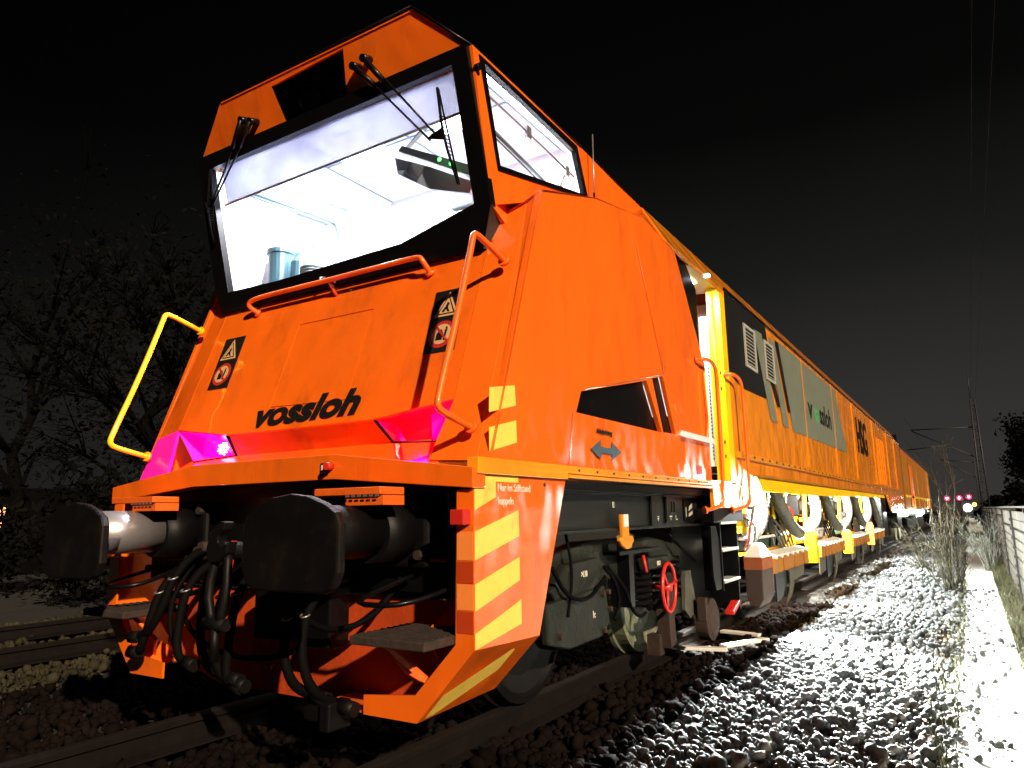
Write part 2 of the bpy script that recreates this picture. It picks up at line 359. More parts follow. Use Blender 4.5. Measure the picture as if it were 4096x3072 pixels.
# --- ballast stones: nobody could count them
_t = (1 + 5 ** .5) / 2
ICO_V = np.array([(-1, _t, 0), (1, _t, 0), (-1, -_t, 0), (1, -_t, 0), (0, -1, _t), (0, 1, _t), (0, -1, -_t), (0, 1, -_t), (_t, 0, -1), (_t, 0, 1), (-_t, 0, -1), (-_t, 0, 1)]) / (1 + _t * _t) ** .5
ICO_F = np.array([(0, 11, 5), (0, 5, 1), (0, 1, 7), (0, 7, 10), (0, 10, 11), (1, 5, 9), (5, 11, 4), (11, 10, 2), (10, 7, 6), (7, 1, 8), (3, 9, 4), (3, 4, 2), (3, 2, 6), (3, 6, 8), (3, 8, 9), (4, 9, 5), (2, 4, 11), (6, 2, 10), (8, 6, 7), (9, 8, 1)])
def stones(name, x, y, size, m_, lift=0.3, zf=ground_z):
    n = len(x); s = size * np.clip(rng.lognormal(-0.06, 0.30, n), 0.45, 1.8)
    V = ICO_V[None] * (1 + rng.uniform(-0.30, 0.30, (n, 12, 1)))
    V = V * rng.uniform(0.6, 1.15, (n, 1, 3)) * s[:, None, None]
    q = rng.standard_normal((n, 4)); q /= np.linalg.norm(q, axis=1)[:, None]; w, a, b, c = q.T
    Rm = np.stack([1 - 2 * (b * b + c * c), 2 * (a * b - c * w), 2 * (a * c + b * w), 2 * (a * b + c * w), 1 - 2 * (a * a + c * c), 2 * (b * c - a * w),
                   2 * (a * c - b * w), 2 * (b * c + a * w), 1 - 2 * (a * a + b * b)], -1).reshape(n, 3, 3)
    V = np.einsum('nij,nkj->nki', Rm, V)
    z = zf(x, y) + s * lift + rng.uniform(-0.35, 0.95, n) * s
    V += np.stack([x, y, z], -1)[:, None, :]
    F = (ICO_F[None] + (np.arange(n) * 12)[:, None, None]).reshape(-1, 3)
    o = np_mesh(name, V.reshape(-1, 3), F, m_); o['kind'] = 'stuff'
    return o
def grid_pts(x0, x1, y0, y1, d, jit=0.5):
    xs, ys = np.meshgrid(np.arange(x0, x1, d), np.arange(y0, y1, d)); n = xs.size
    return xs.ravel() + rng.uniform(-jit, jit, n) * d, ys.ravel() + rng.uniform(-jit, jit, n) * d
x1, y1 = grid_pts(1.52, 2.86, -1.2, 9.0, 0.036)
keep = ~((x1 > 2.55) & (rng.random(len(x1)) < (x1 - 2.55) * 2.6)); 
tag(stones('ballast_gravel', x1[keep], y1[keep], 0.027, stone_m), 'coarse grey ballast heaped beside the rail, lit from up the line', 'gravel')
x1, y1 = grid_pts(1.12, 2.86, 9.0, 26.0, 0.056)
tag(stones('ballast_gravel', x1, y1, 0.036, stone_m), 'far stretch of ballast beyond the grinding units', 'gravel')
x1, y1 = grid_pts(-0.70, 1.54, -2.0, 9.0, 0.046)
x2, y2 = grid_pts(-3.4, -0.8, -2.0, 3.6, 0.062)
tag(stones('ballast_gravel', np.r_[x1, x2], np.r_[y1, y2], 0.034, stone_brown), 'brown shadow-darkened ballast under and in front of the train nose', 'gravel')
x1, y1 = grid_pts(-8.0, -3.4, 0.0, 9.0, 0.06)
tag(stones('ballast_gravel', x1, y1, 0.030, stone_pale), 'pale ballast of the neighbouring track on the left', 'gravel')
n = 420; x1 = 2.86 + rng.exponential(0.10, n); y1 = rng.uniform(-1, 14, n)
n2 = 160; x1 = np.r_[x1, rng.uniform(2.9, 3.7, n2)]; y1 = np.r_[y1, rng.uniform(-1, 14, n2) ** 1]
tag(stones('loose_pebbles', x1, y1, 0.024, stone_m, zf=lambda x, y: -0.35 + 0 * x), 'loose ballast stones strayed onto the pale path', 'pebbles')
n3 = 5000
tag(stones('path_grit', rng.uniform(2.9, 3.9, n3), rng.uniform(-0.6, 7, n3), 0.0055, stone_m, zf=lambda x, y: -0.352 + 0 * x), 'fine dark grit scattered over the pale path', 'grit')

def litter(n, xs, ys):
    x = rng.uniform(*xs, n); y = rng.uniform(*ys, n); z = ground_z(x, y) + .045; z = np.where(x > 2.86, -.343, z)
    a = rng.uniform(0, 2 * PI, n); r_ = rng.uniform(.012, .028, n); u = np.stack([np.cos(a), np.sin(a), rng.normal(0, .4, n)], -1) * r_[:, None]; v = np.stack([-np.sin(a), np.cos(a), rng.normal(0, .4, n)], -1) * r_[:, None] * .6
    c = np.stack([x, y, z], -1); V = np.stack([c - u, c + v, c + u, c - v], 1).reshape(-1, 3)
    return np_mesh('fallen_leaves', V, np.arange(n * 4).reshape(-1, 4), mat('dead_leaf', (.14, .055, .02), .8, var=.5, vscale=20))
tag(litter(420, (2.35, 3.2), (.2, 12)), 'dead brown leaves caught where the ballast meets the path', 'leaves', kind='stuff')
# --- tracks
def rail_mb(x, y0, y1, zt=0.03):
    b = MB()
    prof = [(-.0, -.16), (.075, -.16), (.075, -.148), (.012, -.13), (.010, -.045), (.036, -.035), (.036, -.008), (.028, 0.0)]
    pts = [(x + px, y0, zt + pz) for px, pz in prof[1:]] + [(x - px, y0, zt + pz) for px, pz in prof[1:][::-1]]
    b.poly(pts, (0, y1 - y0, 0)); return b
def track(xc, y0, y1, label, sl_n):
    t = thing('railway_track', label, 'track', (xc, 0, -0.13))
    for s in (-1, 1):
        r_ = rail_mb(xc + s * 0.755, y0, y1).build('rail', rail_steel, t)
        MB().box(xc + s * 0.755 - .030, xc + s * 0.755 + .030, y0, y1, 0.0302, 0.0325).build('rail_head', rail_head, r_)
    first = None
    for i in range(sl_n):
        y = -2.7 + i * 0.62
        if first is None:
            first = MB().box(xc - 1.15, xc + 1.15, y - .13, y + .13, -.40, -.20).build('sleeper', concrete, t, bevel=.02)
        else:
            c = first.copy(); COL.objects.link(c); c.location = first.location + Vector((0, i * 0.62, 0))
    return t
track(0.0, -6, 260, 'rusty brown track under the orange grinding machine', 40)
track(-5.0, -6, 260, 'empty neighbouring track to the left of the machine', 18)
for i, (x, y, a, l) in enumerate([(0.98, 4.6, 0.25, .5), (1.25, 5.15, 1.15, .62), (1.05, 5.75, -.2, .42)]):
    b = MB(); d = Vector((math.cos(a), math.sin(a), 0)); q = Vector((-d.y, d.x, 0)) * .045; c = Vector((x, y, -.085 - .012 * i))
    b.poly([c - d * l / 2 - q, c + d * l / 2 - q, c + d * l / 2 + q, c - d * l / 2 + q], (0, 0, .03))
    tag(b.build('wooden_board', tarp, bevel=.006, origin=c), ['pale board lying flat on the ballast nearest the red handwheel', 'longest pale board lying slantwise on the ballast', 'short pale board on the ballast farthest back of the loose ones'][i], 'board', 'boards left on the ballast')

# --- fence
def fence():
    t = thing('plank_fence', 'pale concrete plank fence with dark posts along the path', 'fence', (3.8, 12, -.36))
    ys = [0.2 + 3.98 * i for i in range(-2, 14)]
    zt, zb, nb = 1.10, -.36, 10; h = (zt - zb) / nb
    pl = None; po = None; bk = None
    for i, y in enumerate(ys):
        p0 = Vector((3.80, ys[0], 0))
        if po is None: po = MB().box(3.705, 3.80, y - .05, y + .05, -.5, zt + .02).build('post', fence_post, t, bevel=.008)
        else:
            c = po.copy(); COL.objects.link(c); c.location = po.location + Vector((0, y - ys[0], 0))
        if i == len(ys) - 1: break
        for j in range(nb):
            if pl is None: pl = MB().box(3.735, 3.79, y + .052, y + 3.928, zb + j * h + .013, zb + (j + 1) * h - .013).build('plank', fence_conc, t, bevel=.006)
            else:
                c = pl.copy(); COL.objects.link(c); c.location = pl.location + Vector((random.uniform(-.006, .006), y - ys[0], j * h)); c.rotation_euler.x = random.uniform(-.0012, .0012)
    # nails / clamps down every post
    b = MB()
    for y in ys:
        for j in range(nb): b.box(3.690, 3.704, y - .035, y + .035, zb + j * h + h * .8, zb + j * h + h * 1.12)
    o = b.build('clamp', rust, t); o['kind'] = 'stuff'
    MB().box(3.72, 3.81, ys[0], ys[-1], zt + .022, zt + .052).build('coping', fence_conc, t, bevel=.004)
fence()

# --- bare shrubs, grass
def stems(b, c, n, h, spread, r0, levels=2, lean=(0, 0)):
    for i in range(n):
        a = random.uniform(0, 2 * PI); sp_ = random.uniform(.1, 1) * spread; hh = h * random.uniform(.55, 1)
        p = Vector(c) + Vector((random.uniform(-.12, .12), random.uniform(-.12, .12), 0)); P = [p]
        d = Vector((math.cos(a) * sp_ / hh + lean[0], math.sin(a) * sp_ / hh + lean[1], 1)).normalized()
        for k_ in range(6):
            d = (d + Vector((random.gauss(0, .09), random.gauss(0, .09), .03))).normalized(); p = p + d * hh / 6; P.append(p)
        b.tube(P, r0, 5, rr=lambda t, r=r0 * random.uniform(.6, 1): r * (1 - .8 * t))
        for k_ in range(int(levels * 3)):
            q = random.randint(1, 5); s_ = P[q]; dd = (d + Vector((random.gauss(0, .7), random.gauss(0, .7), random.uniform(-.1, .5)))).normalized(); L_ = hh * random.uniform(.12, .34)
            m1 = s_ + dd * L_ * .5 + Vector((0, 0, .02)); e1 = s_ + dd * L_ + Vector((0, 0, .06 * L_))
            b.tube([s_, m1, e1], r0 * .4, 4, rr=lambda t, r=r0 * .4: r * (1 - .75 * t))
            for _ in range(2):
                d3 = (dd + Vector((random.gauss(0, .6), random.gauss(0, .6), random.uniform(0, .5)))).normalized()
                b.tube([m1, m1 + d3 * L_ * .45], r0 * .22, 4)
b = MB(); stems(b, (2.74, 13.0, -.35), 26, 1.75, .75, .013, 2.6); stems(b, (2.85, 13.0, -.35), 3, 2.75, .30, .016, 3)
tag(b.build('bare_shrub', twig, origin=(2.74, 13, -.35)), 'tall bare shrub of upright twigs between ballast and path', 'shrub')
b = MB(); stems(b, (2.35, 15.5, -.3), 16, 1.3, 1.1, .010, 2, lean=(-.5, 0))
tag(b.build('bare_shrub', twig, origin=(2.35, 15.5, -.3)), 'low spreading bare shrub arching towards the train behind the tall one', 'shrub')
b = MB(); stems(b, (3.45, 19, -.35), 22, 1.5, .7, .013, 2.4)
tag(b.build('bare_shrub', frost_leaf, origin=(3.45, 19, -.35)), 'frost-white bare shrub at the foot of the far fence', 'shrub')
b = MB()
for i in range(9): stems(b, (3.60 + random.uniform(-.05, .05), 6.0 + i * .62, -.35), 5, .62, .38, .0045, 1.2, lean=(-.35, -.2))
o = b.build('dry_weeds', twig); tag(o, 'dry weed stalks leaning over the path from the foot of the fence', 'weeds', kind='stuff')
def grass(name, x0, x1_, y0, y1_, n, h, m_, label, zb=-.35):
    x = rng.uniform(x0, x1_, n); y = rng.uniform(y0, y1_, n); a = rng.uniform(0, 2 * PI, n); hh = h * rng.uniform(.4, 1.2, n); w = .004 + hh * .02
    lx = rng.normal(0, .35, n) * hh; ly = rng.normal(0, .35, n) * hh
    B = np.stack([x, y, np.full(n, zb)], -1); D = np.stack([np.cos(a) * w, np.sin(a) * w, 0 * a], -1)
    T = B + np.stack([lx, ly, hh], -1); Mi = B + np.stack([lx * .3, ly * .3, hh * .6], -1)
    V = np.stack([B - D, B + D, Mi + D * .7, Mi - D * .7, T, T + D * .1], 1).reshape(-1, 3)
    i = (np.arange(n) * 6)[:, None]; F = np.concatenate([i + np.array([[0, 1, 2, 3]]), i + np.array([[3, 2, 5, 4]])])
    tag(np_mesh(name, V, F, m_), label, 'grass', kind='stuff')
grass('grass', 2.72, 2.98, 2.5, 16, 1300, .10, grass_m, 'thin dry grass where the ballast meets the path')
grass('grass', 3.45, 3.74, 2.5, 32, 5200, .17, grass_m, 'tufty dry grass along the foot of the fence')

# --- trees
def tree(name, c, h, rad, m_leaf, label, cat='tree', n=2600, group=None, lf=.20, trunk=True, squash=1.0, seed=0, twigs=0):
    r_ = random.Random(seed); t = thing(name, label, cat, c, group); c = Vector(c)
    ends = []
    if trunk:
        b = MB(); P = [c + Vector((r_.gauss(0, .05) * i, r_.gauss(0, .05) * i, h * .62 * i / 6)) for i in range(7)]
        b.tube(P, .2, 8, rr=lambda t_: h * .022 * (1 - .7 * t_))
        for i in range(15):
            k_ = r_.randint(2, 6); a = r_.uniform(0, 2 * PI); L_ = rad * r_.uniform(.5, 1.05); s_ = P[k_]
            e1 = s_ + Vector((math.cos(a) * L_, math.sin(a) * L_, L_ * r_.uniform(.3, 1.1))); m1 = (s_ + e1) / 2 + Vector((r_.gauss(0, .2), r_.gauss(0, .2), .15 * L_))
            b.tube([s_, m1, e1], .05, 5, smooth=1, rr=lambda t_: h * .0075 * (1 - .85 * t_)); ends += [e1, m1]
            for _ in range(4):
                f = m1 + (e1 - m1) * r_.random() + Vector((r_.gauss(0, .22), r_.gauss(0, .22), r_.gauss(.1, .2))) * L_
                b.tube([m1, f], .02, 4, rr=lambda t_: h * .003 * (1 - .8 * t_)); ends.append(f)
        for p in list(ends):
            for _ in range(twigs):
                d = ((p - (c + Vector((0, 0, h * .35)))).normalized() + Vector((r_.gauss(0, .55), r_.gauss(0, .55), r_.gauss(.1, .45)))).normalized() * rad * r_.uniform(.08, .28); q_ = p + d * .5 + Vector((r_.gauss(0, .06), r_.gauss(0, .06), r_.gauss(0, .06)))
                b.tube([p, q_, p + d + Vector((0, 0, -.05))], .01, 3, rr=lambda t_: .014 * (1 - .7 * t_))
        b.build('trunk', bark, t)
    else: ends = [c + Vector((r_.gauss(0, .45) * rad, r_.gauss(0, .45) * rad, h * r_.uniform(.15, .9))) for _ in range(14)]
    g = np.random.default_rng(seed + 5); E_ = np.array([tuple(p) for p in ends])
    K = g.integers(0, len(E_), n); P_ = E_[K] + g.normal(0, rad * .17, (n, 3)) * np.array([1, 1, squash])
    a = g.normal(0, 1, (n, 3)); a /= np.linalg.norm(a, axis=1)[:, None]; q = g.normal(0, 1, (n, 3)); q = np.cross(a, q); q /= np.linalg.norm(q, axis=1)[:, None]
    s_ = (lf * g.uniform(.4, 1.2, n))[:, None]
    V = np.stack([P_ - a * s_, P_ + q * s_ * .5, P_ + a * s_, P_ - q * s_ * .5], 1) - np.array(tuple(c))
    np_mesh('crown', V.reshape(-1, 3), np.arange(n * 4).reshape(-1, 4), m_leaf, t)
LT = [(-13, 8, 9.5, 3.6, 'dark half-bare tree left of the far handrail, tallest at the frame edge'),
      (-17, 13, 11, 4.2, 'dark tree filling the gap behind the left buffer'),
      (-11.5, 14, 7.5, 3.0, 'smaller dark tree just left of the cab corner'),
      (-22, 9, 12, 4.6, 'big dark tree at the extreme left with lamplight below it'),
      (-15.5, 19, 9.0, 3.8, 'dark tree rising behind the left handrail')]
for i, (x, y, h, rd, lb) in enumerate(LT): tree('roadside_tree', (x, y, -.5), h, rd, leaf_dark, lb, group='dark trees left of the machine', seed=11 + i, n=2600, lf=.10, twigs=9)
for i, (x, y, lb) in enumerate([(-10.5, 5.5, 'low dark bush behind the left buffer head'), (-12.0, 9.5, 'low dark bush below the left handrail'), (-16, 6.0, 'low dark bush at the left edge beside the lit window')]):
    tree('bush', (x, y, -.5), 2.4, 1.9, leaf_dark, lb, 'bush', n=2600, trunk=False, group='dark bushes beyond the left track', lf=.10, seed=40 + i)
tree('broad_tree', (10.4, 80, -.5), 8.6, 3.1, leaf_black, 'black round tree crown standing over the fence at the right edge', n=24000, lf=.22, seed=3)
for i, (x, y, h, rd, lb) in enumerate([(6.3, 82, 3.4, 1.5, 'black bush right of the signals, rounded top'), (8.2, 78, 4.2, 2.2, 'black bush beside the big dark crown'), (4.9, 72, 2.5, 1.0, 'low black bush above the end of the fence')]):
    tree('bush', (x, y, -.5), h, rd, leaf_black, lb, 'bush', n=3600, trunk=False, group='black bushes beyond the fence', lf=.30, seed=60 + i)
tree('bush', (-2.0, 70, -.5), 3.2, 2.0, leaf_black, 'black bush beside the tail of the last wagon', 'bush', n=2200, trunk=False, lf=.25, seed=77)

# --- overhead line
def lattice_mast(x, y, h, label, w0=.42, w1=.22, grp=None):
    t = thing('catenary_mast', label, 'mast', (x, y, -.5), grp)
    b = MB(); z0, z1 = -.5, h
    def cn(sx, sy, z): w = w0 + (w1 - w0) * (z - z0) / (z1 - z0); return Vector((x + sx * w / 2, y + sy * w / 2, z))
    for sx in (-1, 1):
        for sy in (-1, 1): b.tube([cn(sx, sy, z0), cn(sx, sy, z1)], .05, 4)
    b.build('leg_frame', mast_m, t)
    b = MB(); k_ = 13
    for i in range(k_):
        za = z0 + (z1 - z0) * i / k_; zb_ = z0 + (z1 - z0) * (i + 1) / k_
        for sy in (-1, 1): b.tube([cn(-1, sy, za), cn(1, sy, za)], .020, 4); b.tube([cn(-1 if i % 2 else 1, sy, za), cn(1 if i % 2 else -1, sy, zb_)], .012, 4)
    b.build('lattice', mast_m, t)
    return t
mt = lattice_mast(3.98, 50, 7.7, 'nearest lattice mast carrying the overhead line, right of the track', grp='overhead line masts')
MB().tube([(3.85, 50, 5.97), (.5, 50, 6.02)], .035, 6).build('bracket_tube', mast_m, mt)
MB().tube([(3.85, 50, 4.1), (2.3, 50, 4.96), (.55, 50, 5.95)], .035, 6).build('diagonal_tube', mast_m, mt)
MB().tube([(2.3, 50, 4.94), (.2, 50, 4.78)], .030, 6).build('registration_arm', mast_m, mt)
MB().lathe((3.72, 50, 5.97), (1, 0, 0), [(0, .03), (.03, .08), (.06, .03), (.09, .08), (.12, .03), (.15, .08), (.18, .03)], 10).build('insulator', rust, mt)
MB().tube([(3.9, 50, 7.7), (3.9, 50, 9.3)], .030, 6).build('mast_spike', mast_m, mt)
mt = lattice_mast(4.3, 100, 8.6, 'second lattice mast farther up the line', grp='overhead line masts')
MB().tube([(4.2, 100, 6.4), (.6, 100, 6.9)], .05, 6).build('bracket_tube', mast_m, mt)
MB().tube([(4.2, 100, 4.6), (.6, 100, 6.9)], .05, 6).build('diagonal_tube', mast_m, mt)
for nm, x, y0_, z0_, y1_, z1_, r_, lb in [('contact_wire', .3, 46, 5.1, 160, 4.9, .012, 'contact wire sagging above the machine up the line'),
                                 ('carrier_wire', .45, 46, 6.35, 160, 6.0, .012, 'carrier wire above the contact wire'),
                                 ('feeder_wire', 3.98, -5, 8.2, 100, 8.6, .0045, 'left of the two faint feeder wires at the upper right'),
                                 ('feeder_wire', 4.26, -5, 8.2, 100, 8.6, .0050, 'right of the two faint feeder wires at the upper right')]:
    P = [Vector((x, y0_ + (y1_ - y0_) * i / 20, z0_ + (z1_ - z0_) * i / 20)) for i in range(21)]
    tag(MB().tube(P, r_, 5).build(nm, frame_grey if 'feeder' in nm else mast_m, origin=P[0]), lb, 'wire')

# --- far signals and train lamp
for i, (x, z, lb) in enumerate([(.48, 2.47, 'leftmost of the three glowing red signals far up the line'), (1.98, 2.50, 'middle one of the three glowing red signals'), (3.14, 2.62, 'rightmost red signal, just above the white starburst lamp')]):
    t = thing('signal_lamp', lb, 'signal', (x, 120, -.5), 'red signals up the line')
    MB().box(x - .08, x + .08, 120.1, 120.25, -.5, z - .4).build('post', mast_m, t)
    MB().box(x - .38, x + .38, 120.0, 120.3, z - .42, z + .42).build('head', black_matt, t)
    MB().cyl((x, 119.97, z), (x, 119.7, z), .36, 14, .36).build('lens', sig_red, t); MB().cyl((x, 119.69, z), (x, 119.66, z), .12, 10).build('lit_core', lamp_white, t)
    l = bpy.data.lights.new('signal_glow', 'POINT'); l.energy = 4; l.color = (1, .02, .08); l.shadow_soft_size = .2
    lo = bpy.data.objects.new('signal_glow', l); COL.objects.link(lo); lo.location = (0, -.9, z + .5); lo.parent = t
t = thing('headlamp_of_waiting_train', 'dazzling white headlamp far up the line under the red signals', 'lamp', (2.75, 118, -.5))
MB().box(2.3, 3.9, 118.3, 119, -.3, 1.9).build('train_front', frame_grey, t)
MB().cyl((2.85, 118.3, 1.1), (2.85, 118.0, 1.1)  , .50, 16).build('lens', lamp_white, t)
MB().cyl((3.7, 118.3, 1.55), (3.7, 118.1, 1.55), .28, 12).build('amber_lens', amber_lit, t)
# lit windows of a shed far left
t = thing('lit_shed', 'low shed with an amber-lit window glimpsed at the left edge', 'shed', (-24.5, 9.0, -.5))
MB().box(-27, -22.2, 9, 14, -.5, 2.2).build('wall', bark, t)
wd = MB().box(-23.6, -22.5, 8.94, 8.99, .5, 1.6).build('window', amber_lit, t)
for q in range(3): MB().box(-23.62 + q * .37, -23.58 + q * .37, 8.90, 8.94, .45, 1.62).build('glazing_bar', bark, wd)

# ================================================================== THE GRINDING MACHINE
T = thing('rail_grinding_machine', 'orange rail grinding train with a brightly lit driving cab, nearest the camera', 'train', (0, 0, 0))
XS = 1.38
SL = .228
def W(x, z, off=0.0):   # windscreen plane, leaning forward at the top
    return Vector((x, .825 + (3.642 - z) * SL - off * .975, z - off * .222))
def PN(x, z, off=0.0):  # nose panel plane, sloping forward at the foot
    return Vector((x, .756 + (z - 1.711) * .366 - off * .939, z + off * .344))
nW = Vector((0, -.975, -.222)); nP = Vector((0, -.939, .344))

# forehead above the windscreen with the headlamp opening
HL = [(-.344, 3.885), (.299, 3.905), (.253, 3.650), (-.280, 3.645)]
def FH(x, z, off=0.0): return Vector((x, .825 + (3.642 - z) * .345 - off * .945, z - off * .326))
MB().holed([(-.834, 3.94), (.834, 3.94), (1.158, 3.642), (-1.158, 3.642)], [HL], FH, (0, .03, 0)).build('forehead_panel', orange, T)
b = MB(); b.poly([FH(x, z, -.16) for x, z in HL]); 
for i in range(4): b.poly([FH(*HL[i], .0), FH(*HL[(i + 1) % 4], .0), FH(*HL[(i + 1) % 4], -.16), FH(*HL[i], -.16)])
hb = b.build('headlamp_niche', black, T)
for x in (-.12, .11):
    MB().lathe(FH(x, 3.76, -.14), (0, -.945, -.326), [(0, .03), (.02, .075), (.06, .09), (.075, .088), (.085, .05), (.088, .001)], 20).build('headlamp', lens_glass, hb)
MB().poly([FH(x, z, -.012) for x, z in HL]).build('niche_dimmer', glass_mat('niche_dimming_sheet', (.16, .16, .17), .05), hb)  # dark sheet added to dim the niche and its headlamps
# roof
b = MB()
b.poly([(-.834, .722, 3.94), (.834, .722, 3.94), (.834, 2.6, 3.94), (-.834, 2.6, 3.94)], (0, 0, -.02))
for s in (-1, 1): b.poly([(s * .834, .722, 3.94), (s * 1.158, .825, 3.642), (s * 1.178, 2.12, 3.625), (s * .834, 2.6, 3.94)])
b.poly([(-.834, 2.6, 3.94), (.834, 2.6, 3.94), (1.19, 3.7, 3.56), (-1.19, 3.7, 3.56)])
for s in (-1, 1): b.poly([(s * .834, 2.6, 3.94), (s * 1.178, 2.12, 3.625), (s * 1.19, 3.7, 3.56)])
b.build('cab_roof', orange, T)
MB().tube([FH(-.84, 3.945, .005), FH(.84, 3.945, .005)], .008, 6).tube([FH(.84, 3.945, .005), FH(1.163, 3.65, .005), (1.185, 2.12, 3.63)], .009, 6).build('roof_gutter', black, T)

# windscreen surround and pane
frame_o = [(-1.158, 3.642), (1.158, 3.642), (1.182, 2.79), (1.100, 2.572), (-1.125, 2.572), (-1.165, 2.775)]
glass_o = [(-1.052, 3.545), (1.053, 3.565), (1.076, 2.816), (.539, 2.713), (-.486, 2.690), (-1.033, 2.700)]
wf = MB().holed(frame_o, [glass_o], lambda x, z: W(x, z, .035), (0, .05, .01)).build('windscreen_surround', black, T)
MB().poly([W(x, z, -.008) for x, z in glass_o]).build('windscreen_pane', pane_m, wf)
bl = MB().poly([W(-1.04, 3.575, -.06), W(1.045, 3.575, -.06), W(1.062, 3.345, -.06), W(-1.03, 3.310, -.06)]).build('sun_blind', blind_m, T)
MB().tube([W(-1.05, 3.312, -.058), W(1.062, 3.343, -.058)], .009, 6).build('blind_rod', cab_grey, bl)
b = MB()
for x, z in ((-.10, 2.63), (.02, 2.60)): b.cyl(W(x, z, .035), W(x, z, .075), .010, 8).cyl(W(x, z, .07), W(x + .012, z - .02, .09), .008, 8)
b.build('washer_nozzle', steel, T)

for s in (1, -1): MB().poly([W(s * 1.180, 2.79, .034), W(s * 1.100, 2.572, .034), PN(s * 1.10, 2.585), PN(s * 1.174, 2.80)]).build('surround_cheek', black, T)
# wipers
def wiper(p0, p1, hub, hub2, b0, b1):
    w = MB().tube([W(*p0, .05), W(*hub, .07)], .0075, 6).tube([W(*p1, .05), W(*hub2, .07)], .0075, 6).build('wiper', black, T)
    b = MB()
    for p in (p0, p1):
        d = (W(*hub, .07) - W(*p, .05)).normalized(); b.cyl(FH(p[0], p[1], .0), FH(p[0], p[1], .07), .024, 10); b.tube([FH(p[0], p[1], .06), W(*p, .05) + d * .20], .019, 8)
    b.build('wiper_motor', black, w)
    b = MB(); b.tube([W(*b0, .055), W((b0[0] + b1[0]) / 2 - .01, (b0[1] + b1[1]) / 2, .085), W(*b1, .055)], .008, 6, smooth=1); b.tube([W(*b0, .045), W(*b1, .045)], .006, 5)
    m_ = ((b0[0] + b1[0]) / 2, (b0[1] + b1[1]) / 2); b.poly([W(*hub, .08), W(*hub2, .08), W(m_[0], m_[1] - .03, .08), W(m_[0], m_[1] + .04, .08)], nW * .02)
    for k_ in range(-5, 6): b.tube([W(m_[0] + (b1[0] - b0[0]) * k_ * .04, m_[1] + (b1[1] - b0[1]) * k_ * .04, .05), W(m_[0] + (b1[0] - b0[0]) * k_ * .04, m_[1] + (b1[1] - b0[1]) * k_ * .04, .08)], .003, 4)
    b.build('wiper_blade', rubber, w)
wiper((.393, 3.766), (.480, 3.782), (.870, 3.205), (.912, 3.225), (.952, 3.468), (1.005, 2.934))
wiper((-.62, 3.752), (-.539, 3.722), (-1.065, 3.265), (-1.040, 3.275), (-1.030, 3.508), (-1.085, 3.040))

# cab side walls with side windows
def side_window(s):
    X = s * 1.178
    outer = [(.826, 3.640), (1.00, 2.785), (1.15, 2.72), (3.0, 3.00), (3.6, 3.45), (3.62, 3.545), (2.12, 3.625)]
    fr = [(.885, 3.615), (1.065, 3.010), (2.205, 3.265), (2.055, 3.600)]
    gl_ = [(.935, 3.585), (1.085, 3.045), (2.140, 3.282), (2.020, 3.545)]
    w = MB().holed(outer, [fr], lambda y, z: (X, y, z), (-s * .03, 0, 0)).build('cab_side_wall', orange, T)
    f = MB().holed(fr, [gl_], lambda y, z: (X + s * .008, y, z), (-s * .03, 0, 0)).build('side_window', black, T)
    MB().poly([(X - s * .008, y, z) for y, z in gl_]).build('pane', pane_m, f)
    if s > 0:
        b = MB(); b.tube([(X - .04, .94, 3.47), (X - .04, 2.08, 3.40)], .008, 6); b.box(X - .05, X - .03, 1.45, 1.50, 3.40, 3.48); b.box(X - .05, X - .03, 1.95, 2.0, 3.36, 3.43)
        b.tube([(X - .05, 1.98, 3.40), (X - .05, 1.90, 3.27), (X - .05, 2.0, 3.22)], .010, 6)
        b.build('blind_rail', steel, f)
        b = MB(); b.tube([(X - .05, .95, 3.30), (X - .05, 1.72, 3.20), (X - .05, 1.60, 3.135)], .012, 6); b.tube([(X - .055, .95, 3.275), (X - .055, 1.68, 3.18)], .006, 6); b.build('sliding_frame', cab_grey, f)
        MB().tube([(X - .06, 1.90, 3.27), (X - .06, 2.0, 3.235)], .013, 6).build('gas_strut', black, f)
        MB().cyl((X + .0, .86, 3.52), (X + .03, .86, 3.52), .020, 10).build('hinge', black, f)
for s in (1, -1): side_window(s)
MB().poly([(1.178, .99, 2.79), (1.178, 1.6, 2.84), (1.38, 1.205, 2.905), (1.287, 1.165, 2.84), (1.172, 1.15, 2.795)]).build('shoulder_fillet', orange, T)
# antenna
a_ = MB().tube([(1.235, 2.19, 3.20), (1.235, 2.20, 3.74)], .0045, 6).build('antenna', steel, T)
MB().cyl((1.235, 2.19, 3.20), (1.235, 2.19, 3.30), .012, 8, .007).build('antenna_base', black, a_)

# inside of the cab
b = MB()
sec = [(-1.13, 2.48), (-1.13, 3.60), (-.84, 3.87), (.84, 3.87), (1.13, 3.60), (1.13, 3.30)]
b.poly([(-1.13, .98, 3.60), (-.84, .98, 3.87), (-.84, 2.48, 3.87), (-1.13, 2.48, 3.60)]).poly([(1.13, .98, 3.60), (.84, .98, 3.87), (.84, 2.48, 3.87), (1.13, 2.48, 3.60)])
b.poly([(-.84, .98, 3.87), (.84, .98, 3.87), (.84, 2.48, 3.87), (-.84, 2.48, 3.87)])
b.poly([(-1.13, 2.48, 2.45), (-1.13, 2.48, 3.60), (-.84, 2.48, 3.87), (.84, 2.48, 3.87), (1.13, 2.48, 3.60), (1.13, 2.48, 2.45)])
b.poly([(-1.13, .92, 3.60), (-1.13, 2.48, 3.60), (-1.13, 2.48, 2.45), (-1.13, 1.12, 2.60)])
b.poly([(1.13, 1.15, 2.95), (1.13, 2.2, 2.95), (1.13, 2.48, 2.60), (1.13, 1.15, 2.60)])
